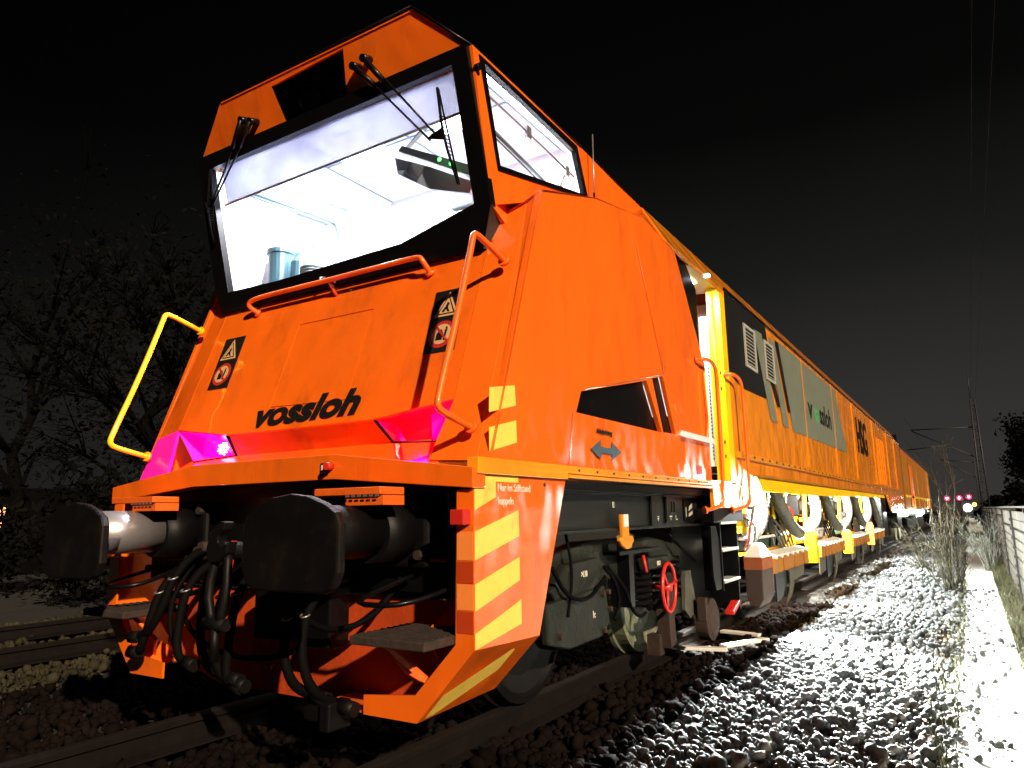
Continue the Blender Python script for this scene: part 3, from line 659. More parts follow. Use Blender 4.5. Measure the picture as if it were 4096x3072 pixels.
b.poly([(-1.13, 1.08, 2.62), (1.13, 1.08, 2.62), (1.13, 2.48, 2.62), (-1.13, 2.48, 2.62)])
b.poly([(-1.13, .96, 3.60), (1.13, .96, 3.60), (.84, .94, 3.87), (-.84, .94, 3.87)])
cabin = b.build('cab_lining', cab_white, T)
for x in (-.45, .45):
    MB().box(x - .2, x + .2, 1.3, 1.8, 3.850, 3.862).build('ceiling_lamp', cab_lamp, cabin)
    l = bpy.data.lights.new('cab_light', 'AREA'); l.energy = 105; l.size = .4; l.color = (.97, .98, 1.0)
    lo = bpy.data.objects.new('cab_light', l); COL.objects.link(lo); lo.location = (x, 1.55, 3.84); lo.parent = T
MB().tube([(-1.11, 1.18, 3.535), (-1.11, 2.06, 3.60), (-1.11, 2.14, 3.45), (-1.11, 2.15, 3.05), (-1.11, 2.12, 2.75)], .020, 6).build('window_rail', cab_blue, cabin)
MB().tube([(-1.10, 1.15, 3.50), (-1.10, 1.98, 3.56), (-1.10, 2.06, 3.42), (-1.10, 2.08, 3.0)], .010, 6).build('window_rail', cab_blue, cabin)
MB().tube([(-1.02, 1.45, 3.66), (-1.02, 2.10, 3.70)], .010, 6).build('curtain_rod', cab_blue, cabin)
MB().box(-1.122, -1.116, 1.35, 2.0, 3.54, 3.585).build('rolled_blind', mat('pale_blue_blind', (.40, .55, .60), .6), cabin)
MB().tube([(-.86, 1.42, 2.70), (-.86, 1.42, 3.08), (-.62, 1.42, 3.08), (-.62, 1.42, 2.70)], .010, 6).build('grab_bar', cab_blue, cabin)
MB().tube([(-1.1, 1.5, 2.98), (-.3, 1.5, 2.98)], .006, 5).build('grab_bar', cab_blue, cabin)
for q in ((-.84, 3.868), (0, 3.868), (.84, 3.868)): MB().box(q[0] - .004, q[0] + .004, .98, 2.47, 3.860, 3.868).build('lining_joint', cab_blue, cabin)
MB().box(-.84, .84, 1.70, 1.708, 3.860, 3.868).build('lining_joint', cab_blue, cabin)
MB().tube([(-.5, 2.46, 2.7), (-.5, 2.46, 3.55), (.25, 2.46, 3.55), (.25, 2.46, 2.7)], .008, 5).build('rear_door_outline', cab_blue, cabin)
MB().poly([(.15, 1.75, 2.8), (.55, 1.75, 2.8), (.52, 1.85, 3.28), (.18, 1.85, 3.28)], (0, .09, 0)).build('driver_seat_back', cab_grey, cabin, bevel=.03)
MB().poly([(.26, 1.84, 3.29), (.44, 1.84, 3.29), (.43, 1.86, 3.44), (.27, 1.86, 3.44)], (0, .07, 0)).build('driver_headrest', cab_grey, cabin, bevel=.02)
MB().tube([(-.35, 1.3, 3.84), (-.35, 1.3, 3.79), (.35, 1.3, 3.79), (.35, 1.3, 3.84)], .009, 6).build('ceiling_grab_bar', cab_blue, cabin)
MB().poly([(-1.10, 1.30, 2.7), (-.98, 1.30, 2.7), (-.98, 1.34, 3.02), (-1.08, 1.34, 3.02)], (0, .05, 0)).build('seat_back', mat('pale_seat', (.42, .44, .48), .7), cabin, bevel=.015)
MB().poly([(.644, 1.095, 3.482), (.675, 1.095, 3.482), (.492, 1.116, 3.395), (.455, 1.116, 3.375)], (0, .03, 0)).build('console_frame', cab_grey, cabin)
mon = MB().poly([(.440, 1.08, 3.350), (.470, 1.08, 3.378), (.960, 1.17, 3.140), (.950, 1.17, 3.075), (.66, 1.12, 3.235)], (0, .04, 0)).build('instrument_strip', cab_grey, cabin)
MB().poly([(.42, 1.075, 3.31), (.66, 1.115, 3.20), (.94, 1.165, 3.05), (.92, 1.16, 2.98), (.66, 1.12, 3.06), (.44, 1.08, 3.20)], (0, .03, 0)).build('console_underside', mat('pale_console', (.20, .26, .32), .6), cabin)
MB().poly([(.54, 1.068, 3.25), (.65, 1.075, 3.195), (.60, 1.07, 3.125), (.52, 1.062, 3.175)], (0, .006, 0)).build('display', cab_grey, mon)
for x, y, z in ((.759, 1.085, 3.205), (.832, 1.10, 3.165)): MB().cyl((x, y, z), (x, y - .006, z), .012, 10).build('status_led', green_led, mon)
tag(MB().lathe((-.80, 1.26, 2.625), (0, 0, 1), [(0, .085), (.36, .092), (.365, .105), (.395, .105), (.398, .02)], 20).build('canister', bottle_blue, origin=(-.80, 1.26, 2.625)), 'blue-grey plastic canister standing behind the lower left of the lit windscreen', 'canister')
tag(MB().lathe((-.63, 1.28, 2.625), (0, 0, 1), [(0, .060), (.28, .062), (.32, .04), (.35, .03), (.36, .01)], 16).build('water_bottle', bottle_blue, origin=(-.63, 1.28, 2.625)), 'slim blue bottle right beside the canister behind the windscreen', 'bottle')
b = MB()
for k_ in range(9): b.torus((-.46, 1.25, 2.64 + k_ * .022), (0, 0, 1), .08, .010, 20, 6)
tag(b.build('coiled_cable', cab_grey, origin=(-.46, 1.25, 2.64)), 'coil of pale cable lying on the dashboard', 'cable')
tag(MB().lathe((-.02, 1.4, 2.625), (0, 0, 1), [(0, .10), (.20, .12), (.27, .08), (.31, .02)], 16).build('safety_helmet', mat('pale_pink_plastic', (.45, .28, .28), .4), origin=(-.02, 1.4, 2.625)), 'pale rounded helmet on the dashboard at the middle of the windscreen', 'helmet')

# nose panel, hatch, corner strips
panel_o = [(-1.105, 2.585), (1.092, 2.585), (1.108, 1.700), (.600, 1.640), (-.570, 1.640), (-1.108, 1.712)]
hatch_o = [(-.275, 2.340), (.352, 2.340), (.364, 1.770), (-.276, 1.785)]
MB().holed(panel_o, [hatch_o], PN, nP * -.02).build('nose_panel', orange, T)
g = .006; hi = [(-.275 + g, 2.340 - g), (.352 - g, 2.340 - g), (.364 - g, 1.770 + g), (-.276 + g, 1.785 + g)]
MB().poly([PN(x, z, -.001) for x, z in hi], nP * -.02).build('nose_hatch', orange, T)
MB().poly([PN(x, z, -.05) for x, z in [(-1.2, 2.8), (1.2, 2.8), (1.2, 1.75), (-1.2, 1.75)]]).build('inner_bulkhead', black_matt, T)
for s in (1, -1):
    # corner strip, folded a few degrees from the middle panel
    def CP(x, z, off=0.0, s=s):
        p = PN(x, z, off); k_ = max(0, abs(x) - 1.10); p.y += k_ * .12; return p
    st = [(s * 1.098, 2.585), (s * 1.172, 2.80), (s * 1.287, 2.835), (s * 1.305, 1.63 if s < 0 else 1.385), (s * (1.04 if s > 0 else 1.112), 1.63 if s < 0 else 1.40), (s * 1.112, 1.70)]
    if s < 0: st = [(-1.111, 2.585), (-1.172, 2.80), (-1.287, 2.835), (-1.303, 1.66), (-1.113, 1.71)]
    MB().poly([CP(x, z, .002) for x, z in st], nP * -.02).build('corner_strip', orange, T)
    # narrow chamfer to the side
    MB().poly([CP(s * 1.287, 2.835), CP(s * 1.303, 1.39), (s * XS, .675, 1.39), (s * XS, 1.20, 2.90)]).build('corner_chamfer', orange, T)
MB().poly([PN(-1.302, 1.655, .004), PN(-1.113, 1.705, .004), PN(-1.03, 1.40, .004), PN(-1.305, 1.39, .004)], nP * -.02).build('corner_spill_glow', lens_spill_m, T)  # no lamp here: glowing facet imitates tail lamp spill on the corner
# undercut below the panel and valance
MB().poly([(-.57, .742, 1.640), (.60, .742, 1.640), (.63, .85, 1.525), (-.63, .85, 1.525)], (0, .02, .004)).build('nose_undercut', orange, T)
MB().poly([(-1.05, .85, 1.525), (1.05, .85, 1.525), (1.10, .60, 1.36), (-1.10, .60, 1.36)], (0, .02, -.004)).build('nose_valance', orange, T)
# tail lamp pods
for s in (1, -1):
    mouth = [(s * .600, .745, 1.638), (s * 1.106, .752, 1.700), (s * 1.015, .815, 1.500), (s * .640, .850, 1.524)]
    deep = [(s * .66, .86, 1.615), (s * 1.08, .86, 1.665), (s * 1.00, .88, 1.52), (s * .69, .89, 1.535)]
    b = MB(); b.poly(deep)
    for i in range(4): b.poly([mouth[i], mouth[(i + 1) % 4], deep[(i + 1) % 4], deep[i]])
    pod = b.build('tail_lamp', lens_red if s > 0 else lens_spill_m, T, label='deep red lamp recess, right side' if s > 0 else 'magenta glowing lamp recess, left side')
    MB().tube([Vector(mouth[0]), Vector(mouth[3]), Vector(mouth[2])], .010, 6).build('seal', black, pod)
    lx = s * (.78 if s < 0 else .90)
    b = MB()
    for i in range(26):
        q = math.sqrt(i / 26) * .055; t_ = i * 2.4
        b.cyl((lx + q * math.cos(t_), .858, 1.578 + q * math.sin(t_) * .75), (lx + q * math.cos(t_), .850, 1.578 + q * math.sin(t_) * .75), .0055, 6)
    if s < 0: b.build('led_cluster', led_m, pod)
    else: MB().poly([(.90, .84, 1.66), (1.095, .80, 1.690), (1.01, .83, 1.515), (.90, .85, 1.525)]).build('led_lens', lens_spill_m, pod)
    l = bpy.data.lights.new('tail_lamp_light', 'POINT'); l.energy = 7.0 if s < 0 else 5.0; l.color = (1, .0, .30) if s < 0 else (1, .0, .17); l.shadow_soft_size = .05
    lo = bpy.data.objects.new('tail_lamp_light', l); COL.objects.link(lo); lo.location = (s * .86, .70, 1.55); lo.parent = T
b = MB()
for i in range(11): b.cyl((XS + .020, 1.5 + i * .23, 1.371), (XS + .026, 1.5 + i * .23, 1.371), .007, 6)
b.build('ledge_bolts', rust, T)['kind'] = 'stuff'
for p_ in ([(XS + .001, 3.36, 1.40), (XS + .001, 3.36, 1.70)], [(XS + .001, 1.42, 1.395), (XS + .001, 1.50, 1.70)]):
    MB().tube(p_, .0032, 4).build('weld_seam', orange, T)
# nose handrails
def rail_obj(name, pts, r, m_=orange, ends=True, par=T):
    h = MB().tube(pts, r, 10, smooth=2).build(name, m_, par)
    if ends:
        for p, q in ((pts[0], pts[1]), (pts[-1], pts[-2])):
            d = (Vector(q) - Vector(p)).normalized(); MB().cyl(Vector(p), Vector(p) + d * .02, r * 1.9, 12).build('flange', m_, h)
    return h
hr = rail_obj('nose_handrail', [PN(-.74, 2.50), PN(-.77, 2.512, .075), PN(-.755, 2.545, .09), PN(-.60, 2.555, .09), PN(0, 2.552, .09), PN(.60, 2.555, .09), PN(.70, 2.552, .09), PN(.72, 2.53, .085), PN(.735, 2.49)], .016)
MB().tube([PN(-.02, 2.55, .085), PN(-.015, 2.50)], .012, 8).build('middle_bracket', orange, hr)
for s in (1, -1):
    rail_obj('corner_handrail', [(s * 1.268, .985, 2.440), (s * 1.268, .86, 2.475), (s * 1.268, .74, 2.505), (s * 1.268, .700, 2.500), (s * 1.268, .685, 2.44), (s * 1.273, .55, 2.02), (s * 1.277, .415, 1.66), (s * 1.277, .405, 1.605), (s * 1.277, .45, 1.585), (s * 1.277, .54, 1.565), (s * 1.277, .665, 1.540)], .0165, orange if s > 0 else yellow)  # left rail coloured yellow to imitate light falling on it
# warning boards
def warn(x0, x1, z0, z1, sk):
    w = MB().poly([PN(x0, z1, .002), PN(x1, z1, .002), PN(x1 + sk, z0, .002), PN(x0 + sk, z0, .002)], nP * .004).build('warning_board', print_black, T)
    def Q(u, v, o=.0075): return PN(x0 + (x1 - x0) * u + sk * (1 - v), z0 + (z1 - z0) * v, o)
    MB().poly([Q(.10, .56), Q(.90, .56), Q(.5, .96)], nP * .001).build('triangle', cream_print, w)
    MB().poly([Q(.20, .59, .009), Q(.80, .59, .009), Q(.5, .90, .009)], nP * .001).build('triangle_edge', print_black, w)
    MB().poly([Q(.26, .605, .0105), Q(.74, .605, .0105), Q(.5, .865, .0105)], nP * .001).build('triangle_face', cream_print, w)
    b = MB()  # running figure struck by a bolt
    b.poly([Q(.44, .66, .012), Q(.52, .66, .012), Q(.58, .76, .012), Q(.50, .78, .012)], nP * .001)
    b.poly([Q(.36, .63, .012), Q(.44, .62, .012), Q(.50, .69, .012), Q(.45, .71, .012)], nP * .001)
    b.poly([Q(.55, .62, .012), Q(.62, .62, .012), Q(.54, .70, .012), Q(.49, .69, .012)], nP * .001)
    b.build('falling_figure', print_black, w)
    c = PN(x0 + (x1 - x0) * .5 + sk * .73, z0 + (z1 - z0) * .27, .008); rr = abs(x1 - x0) * .42
    ring = lambda r_, o, m_, nm: MB().poly([c + nP * o + Vector((math.cos(a) * r_, 0, 0)) + Vector((0, .344, .939)) * math.sin(a) * r_ for a in [2 * PI * i / 24 for i in range(24)]], nP * .001).build(nm, m_, w)
    ring(rr, 0, red_print, 'ring'); ring(rr * .74, .002, cream_print, 'disc')
    def D(u, v): return c + nP * .004 + Vector((u * rr, 0, 0)) + Vector((0, .344, .939)) * v * rr
    b = MB()
    b.poly([D(-.35, -.45), D(.15, -.45), D(.15, .1), D(-.35, .1)], nP * .001); b.poly([D(-.28, .1), D(.08, .1), D(.0, .32), D(-.2, .32)], nP * .001)
    b.poly([D(.25, -.5), D(.38, -.5), D(.42, .3), D(.25, .3)], nP * .001); b.poly([D(.27, .33), D(.4, .33), D(.4, .48), D(.27, .48)], nP * .001)
    b.build('vehicle_and_man', print_black, w)
    MB().poly([D(-.5, .5), D(-.4, .6), D(.6, -.5), D(.5, -.6)], nP * .002).build('red_bar', red_print, w)
warn(-.985, -.785, 1.970, 2.340, .015); warn(.818, 1.020, 1.974, 2.350, .018)
# the two round letters of the maker's name carry a wedge-shaped cut
for x_, z_ in ((-.165, 1.722), (.232, 1.732)):
    MB().poly([PN(x_ - .032, z_ + .004, .0058), PN(x_ + .006, z_ + .042, .0058), PN(x_ + .034, z_ + .030, .0058), PN(x_ + .004, z_ - .012, .0058), PN(x_ - .018, z_ - .030, .0058)], nP * .0004).build('letter_cut', orange, T)
text('maker_name', 'vossloh', print_black, T, PN(-.375, 1.672, .004), (1, 0, .02), (0, .344, .939), .213, shear=.20, bold=.0085, sx=1.31)
# bumper beam, arched along its foot and top
bmp = MB().poly([(-1.38, .505, 1.345), (-.56, .505, 1.446), (.56, .505, 1.446), (1.392, .505, 1.345), (1.392, .505, 1.255), (.56, .505, 1.323), (-.56, .505, 1.323), (-1.38, .505, 1.255)], (0, .10, 0)).build('bumper_beam', orange, T, bevel=.004)
MB().box(.475, .520, .497, .504, 1.345, 1.405).build('socket_plate', print_black, bmp)
MB().box(.480, .515, .4945, .4965, 1.352, 1.362).box(.482, .490, .4945, .4965, 1.37, 1.395).build('socket_marks', white_print, bmp)
MB().cyl((.545, .504, 1.385), (.555, .455, 1.385), .018, 10).build('red_valve', red_paint, bmp)

# side shell (right side carries the door opening), left side plain
shell_r = [(.675, 1.39), (1.20, 2.90), (1.91, 3.12), (2.72, 3.27), (3.38, 3.21), (4.00, 2.36), (4.00, 1.39)]
win1 = [(1.62, 1.83), (2.62, 2.04), (2.87, 1.70), (1.55, 1.70)]
win2 = [(2.73, 2.075), (2.95, 2.118), (3.16, 1.712), (2.90, 1.705)]
sh = MB().holed(shell_r, [win1, win2], lambda y, z: (XS - .02 * max(0, 1 - (y - .6) / 2.0), y, z), (-.03, 0, 0)).build('nose_side_shell', orange, T)
for wn, lb in ((win1, 'wide black slanting side panel'), (win2, 'narrow black slanting side panel')):
    MB().poly([(XS - .038, y, z) for y, z in wn], (-.004, 0, 0)).build('recessed_panel', black, T, label=lb)
MB().poly([(XS + .002, 1.64, 1.836), (XS + .014, 1.64, 1.842), (XS + .014, 2.94, 2.135), (XS + .002, 2.94, 2.125)]).build('drip_strip', light_grey, T)
MB().tube([(XS + .001, 2.53, 3.05), (XS + .001, 2.98, 2.14)], .004, 5).tube([(XS + .001, 3.17, 1.94), (XS + .001, 3.27, 1.75)], .004, 5).build('shell_crease', orange, T)
MB().poly([(XS + .001, 3.24, 1.715), (XS + .001, 3.30, 1.755), (XS + .001, 4.0, 1.755), (XS + .001, 4.0, 1.715)], (.045, .0, -.02)).build('shell_fold', white_paint, T)
MB().poly([(-XS, .675, 1.39), (-XS, 1.20, 2.90), (-XS, 2.72, 3.27), (-XS, 25.1, 3.27), (-XS, 25.1, 1.3), (-XS, .675, 1.3)], (.03, 0, 0)).build('left_side_shell', orange, T)
for s in (1, -1):  # shelf where the shell steps out below the cab window
    b = MB(); b.poly([(s * 1.178, 1.04, 2.80), (s * 1.287, 1.17, 2.835), (s * XS, 1.20, 2.90), (s * XS, 1.91, 3.12), (s * 1.178, 2.05, 3.14)])
    b.poly([(s * 1.178, 2.05, 3.14), (s * XS, 1.91, 3.12), (s * XS, 2.72, 3.27), (s * 1.178, 2.6, 3.33)])
    b.poly([(s * 1.178, 2.6, 3.33), (s * XS, 2.72, 3.27), (s * XS, 3.38, 3.215), (s * 1.19, 3.2, 3.57), (s * 1.178, 2.3, 3.60)])
    b.build('shell_shoulder', orange, T)
# black slanting gap at the door, recess behind it
MB().poly([(XS - .05, 3.06, 3.30), (XS - .05, 3.80, 3.24), (XS - .05, 4.04, 3.08), (XS - .05, 4.06, 2.30), (XS - .05, 3.95, 2.30), (XS - .05, 3.3, 3.15)], (-.01, 0, 0)).build('door_leaf', black, T)
# door recess
MB().poly([(XS, 4.60, 1.40), (1.255, 4.60, 1.40), (1.255, 4.60, 3.27), (XS - .03, 4.60, 3.24), (XS, 4.60, 3.17)], (0, .16, 0)).build('rear_door_jamb', yellow, T)
MB().tube([(1.31, 4.592, 1.42), (1.31, 4.592, 3.20)], .012, 6).build('jamb_bead', yellow, T)
pst = MB().box(1.170, 1.253, 4.615, 4.64, 1.55, 2.98).build('perforated_post', tarp, T)
b = MB()
for i in range(40):
    z = 1.60 + i * .034; b.box(1.185, 1.194, 4.610, 4.6148, z, z + .020).box(1.225, 1.234, 4.610, 4.6148, z + .012, z + .030)
b.build('slot', black_matt, pst)['kind'] = 'stuff'
for z in (2.40, 2.25, 1.75, 1.62): MB().box(1.340, 1.350, 4.594, 4.5985, z, z + .03).build('bolt_hole', black_matt, T)
MB().box(.30, 1.30, 5.3, 5.32, 2.10, 3.30).build('inner_wall', white_paint, T)
MB().box(.30, 1.25, 4.95, 4.97, 1.50, 2.10).build('inner_locker', black, T)
for i in range(5): MB().box(.8, 1.2, 5.285, 5.299, 2.2 + i * .2, 2.206 + i * .2).build('panel_joint', light_grey, T)
MB().box(.82, XS, 4.0, 4.6, 1.38, 1.40).build('door_sill', yellow, T)
MB().poly([(XS - .02, 3.8, 3.235), (.8, 3.8, 3.28), (.8, 4.75, 3.28), (XS - .02, 4.75, 3.235)], (0, 0, .03)).build('door_header', yellow, T)
hs = MB()
for i in range(4): hs.tube([(1.05 - .05 * i, 4.5, 2.15), (1.10, 4.35 - .05 * i, 1.95), (1.05, 4.2 + .08 * i, 1.7), (1.12, 4.45, 1.42)], .018, 8, smooth=2)
hs.build('door_hoses', rubber, T)
MB().box(1.355, 1.41, 4.20, 4.24, 3.235, 3.26).build('door_lamp', cab_lamp, T)
l = bpy.data.lights.new('doorway_light', 'AREA'); l.energy = 45; l.size = .3; l.color = (1.0, .98, .90)
lo = bpy.data.objects.new('doorway_light', l); COL.objects.link(lo); lo.location = (1.1, 4.2, 3.22); lo.parent = T
MB().box(.95, 1.25, 4.05, 4.35, 3.235, 3.25).build('doorway_lamp', cab_lamp, T)
rail_obj('door_handrail', [(1.38, 3.74, 2.38), (1.46, 3.76, 2.39), (1.46, 4.0, 2.39), (1.46, 4.06, 2.30), (1.46, 4.04, 1.30), (1.46, 3.98, 1.19), (1.43, 3.80, 1.16), (1.38, 3.74, 1.15)], .016)
rail_obj('door_handrail', [(1.38, 4.56, 2.38), (1.46, 4.58, 2.39), (1.46, 4.84, 2.38), (1.46, 4.90, 2.28), (1.46, 4.90, 1.30), (1.46, 4.85, 1.19), (1.43, 4.6, 1.16), (1.38, 4.52, 1.15)], .016)
MB().tube([(1.40, 3.90, 2.30), (1.41, 3.92, 1.90), (1.40, 3.88, 1.75)], .007, 6).build('door_cable', yellow, T)

# lower ledge along the nose side
MB().box(XS - .04, XS + .022, .535, 1.37, 1.318, 1.392).box(XS - .04, XS + .030, 1.37, 4.0, 1.325, 1.345).box(XS - .04, XS + .020, 1.37, 4.0, 1.350, 1.392).build('lower_ledge', glow_amber, T, bevel=.004)
MB().box(XS + .0205, XS + .024, 3.55, 3.68, 1.43, 1.50).build('side_reflector', red_paint, T)

# main body side behind the door
body = [(4.765, 3.27), (25.1, 3.27), (25.1, 1.04), (20.4, 1.04), (19.3, 1.50), (5.9, 1.50), (5.4, 1.20), (4.765, 1.17)]
MB().poly([(XS, y, z) for y, z in body], (-.04, 0, 0)).build('body_side', glow_body_orange, T)
MB().box(XS - .03, XS, 4.02, 4.765, 1.17, 1.38).build('door_apron', glow_body_orange, T)
MB().poly([(XS, 3.2, 3.25), (XS, 25.1, 3.25), (1.19, 25.1, 3.60), (1.19, 3.2, 3.58)], (-.02, 0, -.02)).build('roof_cove', glow_body_orange, T)
MB().poly([(-1.19, 3.6, 3.575), (1.19, 3.6, 3.575), (1.19, 25.1, 3.60), (-1.19, 25.1, 3.60)]).build('body_roof', orange, T)
MB().box(XS, XS + .018, 4.75, 25.1, 3.255, 3.275).build('roof_moulding', black, T)
MB().box(-1.35, 1.35, 25.0, 25.1, 1.04, 3.57).build('body_end', black, T)
for y in (8.54, 11.15, 13.70, 17.2, 20.6, 23.0): MB().box(XS + .001, XS + .012, y - .02, y + .02, 1.72, 3.24).build('body_seam', glow_body_orange, T)
for y in (18.0, 18.5, 19.0, 19.5): MB().box(XS + .001, XS + .02, y, y + .13, 1.75, 2.9).build('ventilator_rib', glow_body_orange, T)
lg = MB().box(XS, XS + .035, 4.80, 24.8, 1.635, 1.690).build('rivet_ledge', glow_amber, T, bevel=.004)
b = MB()
for i in range(60): b.box(XS + .0352, XS + .039, 5.0 + i * .33, 5.06 + i * .33, 1.652, 1.672)
b.build('rivet_row', black, lg)['kind'] = 'stuff'
# livery: black band, stripes, louvres, grey field
def decal(name, pts, m_, o=.003, lab=None): return MB().poly([(XS + o, y, z) for y, z in pts], (.0015, 0, 0)).build(name, m_, T, label=lab)
decal('black_band', [(4.77, 3.245), (6.45, 3.245), (6.70, 2.60), (6.58, 2.60), (6.22, 2.37), (5.17, 2.35), (4.77, 2.44)], print_black)
decal('grey_stripe', [(5.86, 3.10), (6.22, 3.12), (6.70, 2.14), (6.38, 2.14)], grey_panel, .006)
decal('grey_stripe', [(6.60, 3.16), (6.88, 3.14), (7.34, 2.14), (7.02, 2.14)], grey_panel, .006)
decal('black_stripe', [(6.50, 2.62), (6.72, 2.60), (6.92, 2.36), (6.78, 2.34)], print_black, .009)
decal('black_stripe', [(6.90, 3.18), (7.08, 3.18), (7.50, 2.36), (7.38, 2.34)], print_black, .009)
decal('grey_field', [(7.10, 3.20), (11.5, 3.20), (12.45, 2.16), (7.60, 2.13)], grey_panel, .0045)
for (y0, y1, z0, z1) in ((5.37, 5.84, 2.60, 3.06), (6.26, 6.72, 2.60, 3.06)):
    g_ = MB().holed([(y0, z0), (y1, z0), (y1, z1), (y0, z1)], [[(y0 + .05, z0 + .03), (y1 - .05, z0 + .03), (y1 - .05, z1 - .03), (y0 + .05, z1 - .03)]], lambda y, z: (XS + .025, y, z), (-.013, 0, 0)).build('louvre_grille', light_grey, T)
    MB().box(XS + .010, XS + .0115, y0 + .04, y1 - .04, z0 + .02, z1 - .02).build('grille_back', black_matt, g_)
    sl = None
    for i in range(10):
        z = z0 + .045 + i * (z1 - z0 - .08) / 10
        if sl is None: sl = MB().poly([(XS + .013, y0 + .05, z + .004), (XS + .013, y1 - .05, z + .004), (XS + .022, y1 - .05, z), (XS + .022, y0 + .05, z)], (0, 0, .008)).build('louvre', light_grey, g_)
        else:
            c = sl.copy(); COL.objects.link(c); c.location = sl.location + Vector((0, 0, i * (z1 - z0 - .08) / 10))
text('side_name', 'v', print_black, T, (XS + .0065, 8.80, 2.44), (0, 1, 0), (0, 0, 1), .44, bold=.012, sx=1.6)
text('side_name', 'o', green_print, T, (XS + .0065, 9.28, 2.44), (0, 1, 0), (0, 0, 1), .40, bold=.02, sx=1.5)
text('side_name', 'ssloh', print_black, T, (XS + .0065, 9.72, 2.44), (0, 1, 0), (0, 0, 1), .44, bold=.012, sx=1.25)
text('side_letters', 'HSG', print_black, T, (XS + .013, 14.05, 2.30), (0, 1, 0), (0, 0, 1), 1.0, bold=.02, sx=.92)
# arrow and words on the nose side
MB().poly([(XS + .0015, 1.70, 1.505), (XS + .0015, 1.83, 1.565), (XS + .0015, 1.83, 1.525), (XS + .0015, 1.99, 1.525), (XS + .0015, 1.99, 1.565), (XS + .0015, 2.13, 1.510), (XS + .0015, 1.99, 1.455), (XS + .0015, 1.99, 1.490), (XS + .0015, 1.83, 1.490), (XS + .0015, 1.83, 1.450)], (.0015, 0, 0)).build('direction_arrow', mat('slate_print', (.03, .07, .10), .5), T)
text('direction_words', 'Arbeitsrichtung', print_black, T, (XS + .002, 1.79, 1.605), (0, 1, 0), (0, 0, 1), .042, sx=.80, bold=.0008)

# ---- front corner skirt with hazard tape
def skirt(s):
    o = MB().poly([(s * XS, .53, 1.316), (s * XS, 1.38, 1.316), (s * XS, 1.07, .57), (s * XS, .53, .585)], (-s * .012, 0, 0)).build('corner_skirt', orange, T)
    MB().poly([(s * XS, .53, .585), (s * XS, 1.07, .57), (s * 1.075, 1.14, .285), (s * 1.075, .53, .262)], (-s * .012, 0, .012)).build('skirt_foot', orange, o)
    MB().poly([(s * 1.290, .529, 1.25), (s * 1.379, .529, 1.25), (s * 1.379, .529, .585), (s * 1.075, .529, .262), (s * .765, .529, .262), (s * .765, .529, .345), (s * 1.065, .529, .375), (s * 1.282, .529, .600)], (0, .012, 0)).build('skirt_front_flange', orange, o)
    return o
sk = skirt(1); sl_ = skirt(-1)
def hz(pts): return MB().poly([(XS + .0008, y, z) for y, z in pts], (.0014, 0, 0)).build('hazard_stripe', tape, sk)
hz([(.533, 1.295), (.66, 1.316), (.895, 1.316), (.895, 1.288), (.70, 1.288), (.70, 1.218), (.533, 1.160)])
for za, zb_, zc, zd in ((1.07, 1.16, 1.04, .95), (.85, .945, .84, .74), (.66, .750, .640, .58)):
    if za < .7: hz([(.533, .65), (.905, .752), (.905, .645), (.545, .588), (.533, .588)])
    else: hz([(.533, za), (.895, zb_), (.895, zc), (.533, zd)])
MB().poly([(1.345, .56, .546), (1.375, .64, .576), (1.375, .93, .574), (1.20, .80, .41), (1.10, .62, .32)]).poly([(1.3452, .5605, .5462), (1.3752, .64, .5762), (1.1, .62, .3202)]).build('foot_stripe', tape, sk) if 0 else None
b = MB()
def FT(y, t): # point on the slanting foot, t=0 top 1 bottom, a hair proud
    return Vector((XS + (1.075 - XS) * t + .0020, y, .585 + (.262 - .585) * t - .0022))
b.poly([FT(.56, .62), FT(.93, .12), FT(.93, .48), FT(.62, .93), FT(.56, .95)]); b.build('hazard_stripe', tape, sk)
for z0, z1 in ((1.07, .95), (.85, .745)): MB().box(1.292, 1.377, .5265, .5285, z1, z0).build('front_stripe', tape_front, sk)
for z0, z1 in ((.945, .855), (.74, .65)): MB().box(1.292, 1.377, .5265, .5285, z1, z0).build('front_stripe', tape_dark, sk)
for pts in ([(.665, 1.722), (.885, 1.762), (.892, 1.662), (.66, 1.605)], [(.66, 1.535), (.892, 1.590), (.897, 1.482), (.66, 1.425)]):
    MB().poly([(XS - .02 * max(0, 1 - (y - .6) / 2.0) + .0012, y + .02, z) for y, z in pts], (.0014, 0, 0)).build('hazard_stripe', tape, T)
text('coupling_words', 'Nur im Stillstand', white_print, sk, (XS + .0025, .715, 1.245), (0, 1, 0), (0, 0, 1), .052, sx=.82, bold=.0)
text('coupling_words', 'kuppeln', white_print, sk, (XS + .0025, .715, 1.185), (0, 1, 0), (0, 0, 1), .052, sx=.82, bold=.0)
MB().cyl((XS, 1.15, 1.285), (XS + .003, 1.15, 1.285), .010, 12).build('skirt_hole', black_matt, sk)
MB().box(1.295, 1.365, .470, .528, 1.100, 1.165).build('red_clip', red_paint, sk, bevel=.004)

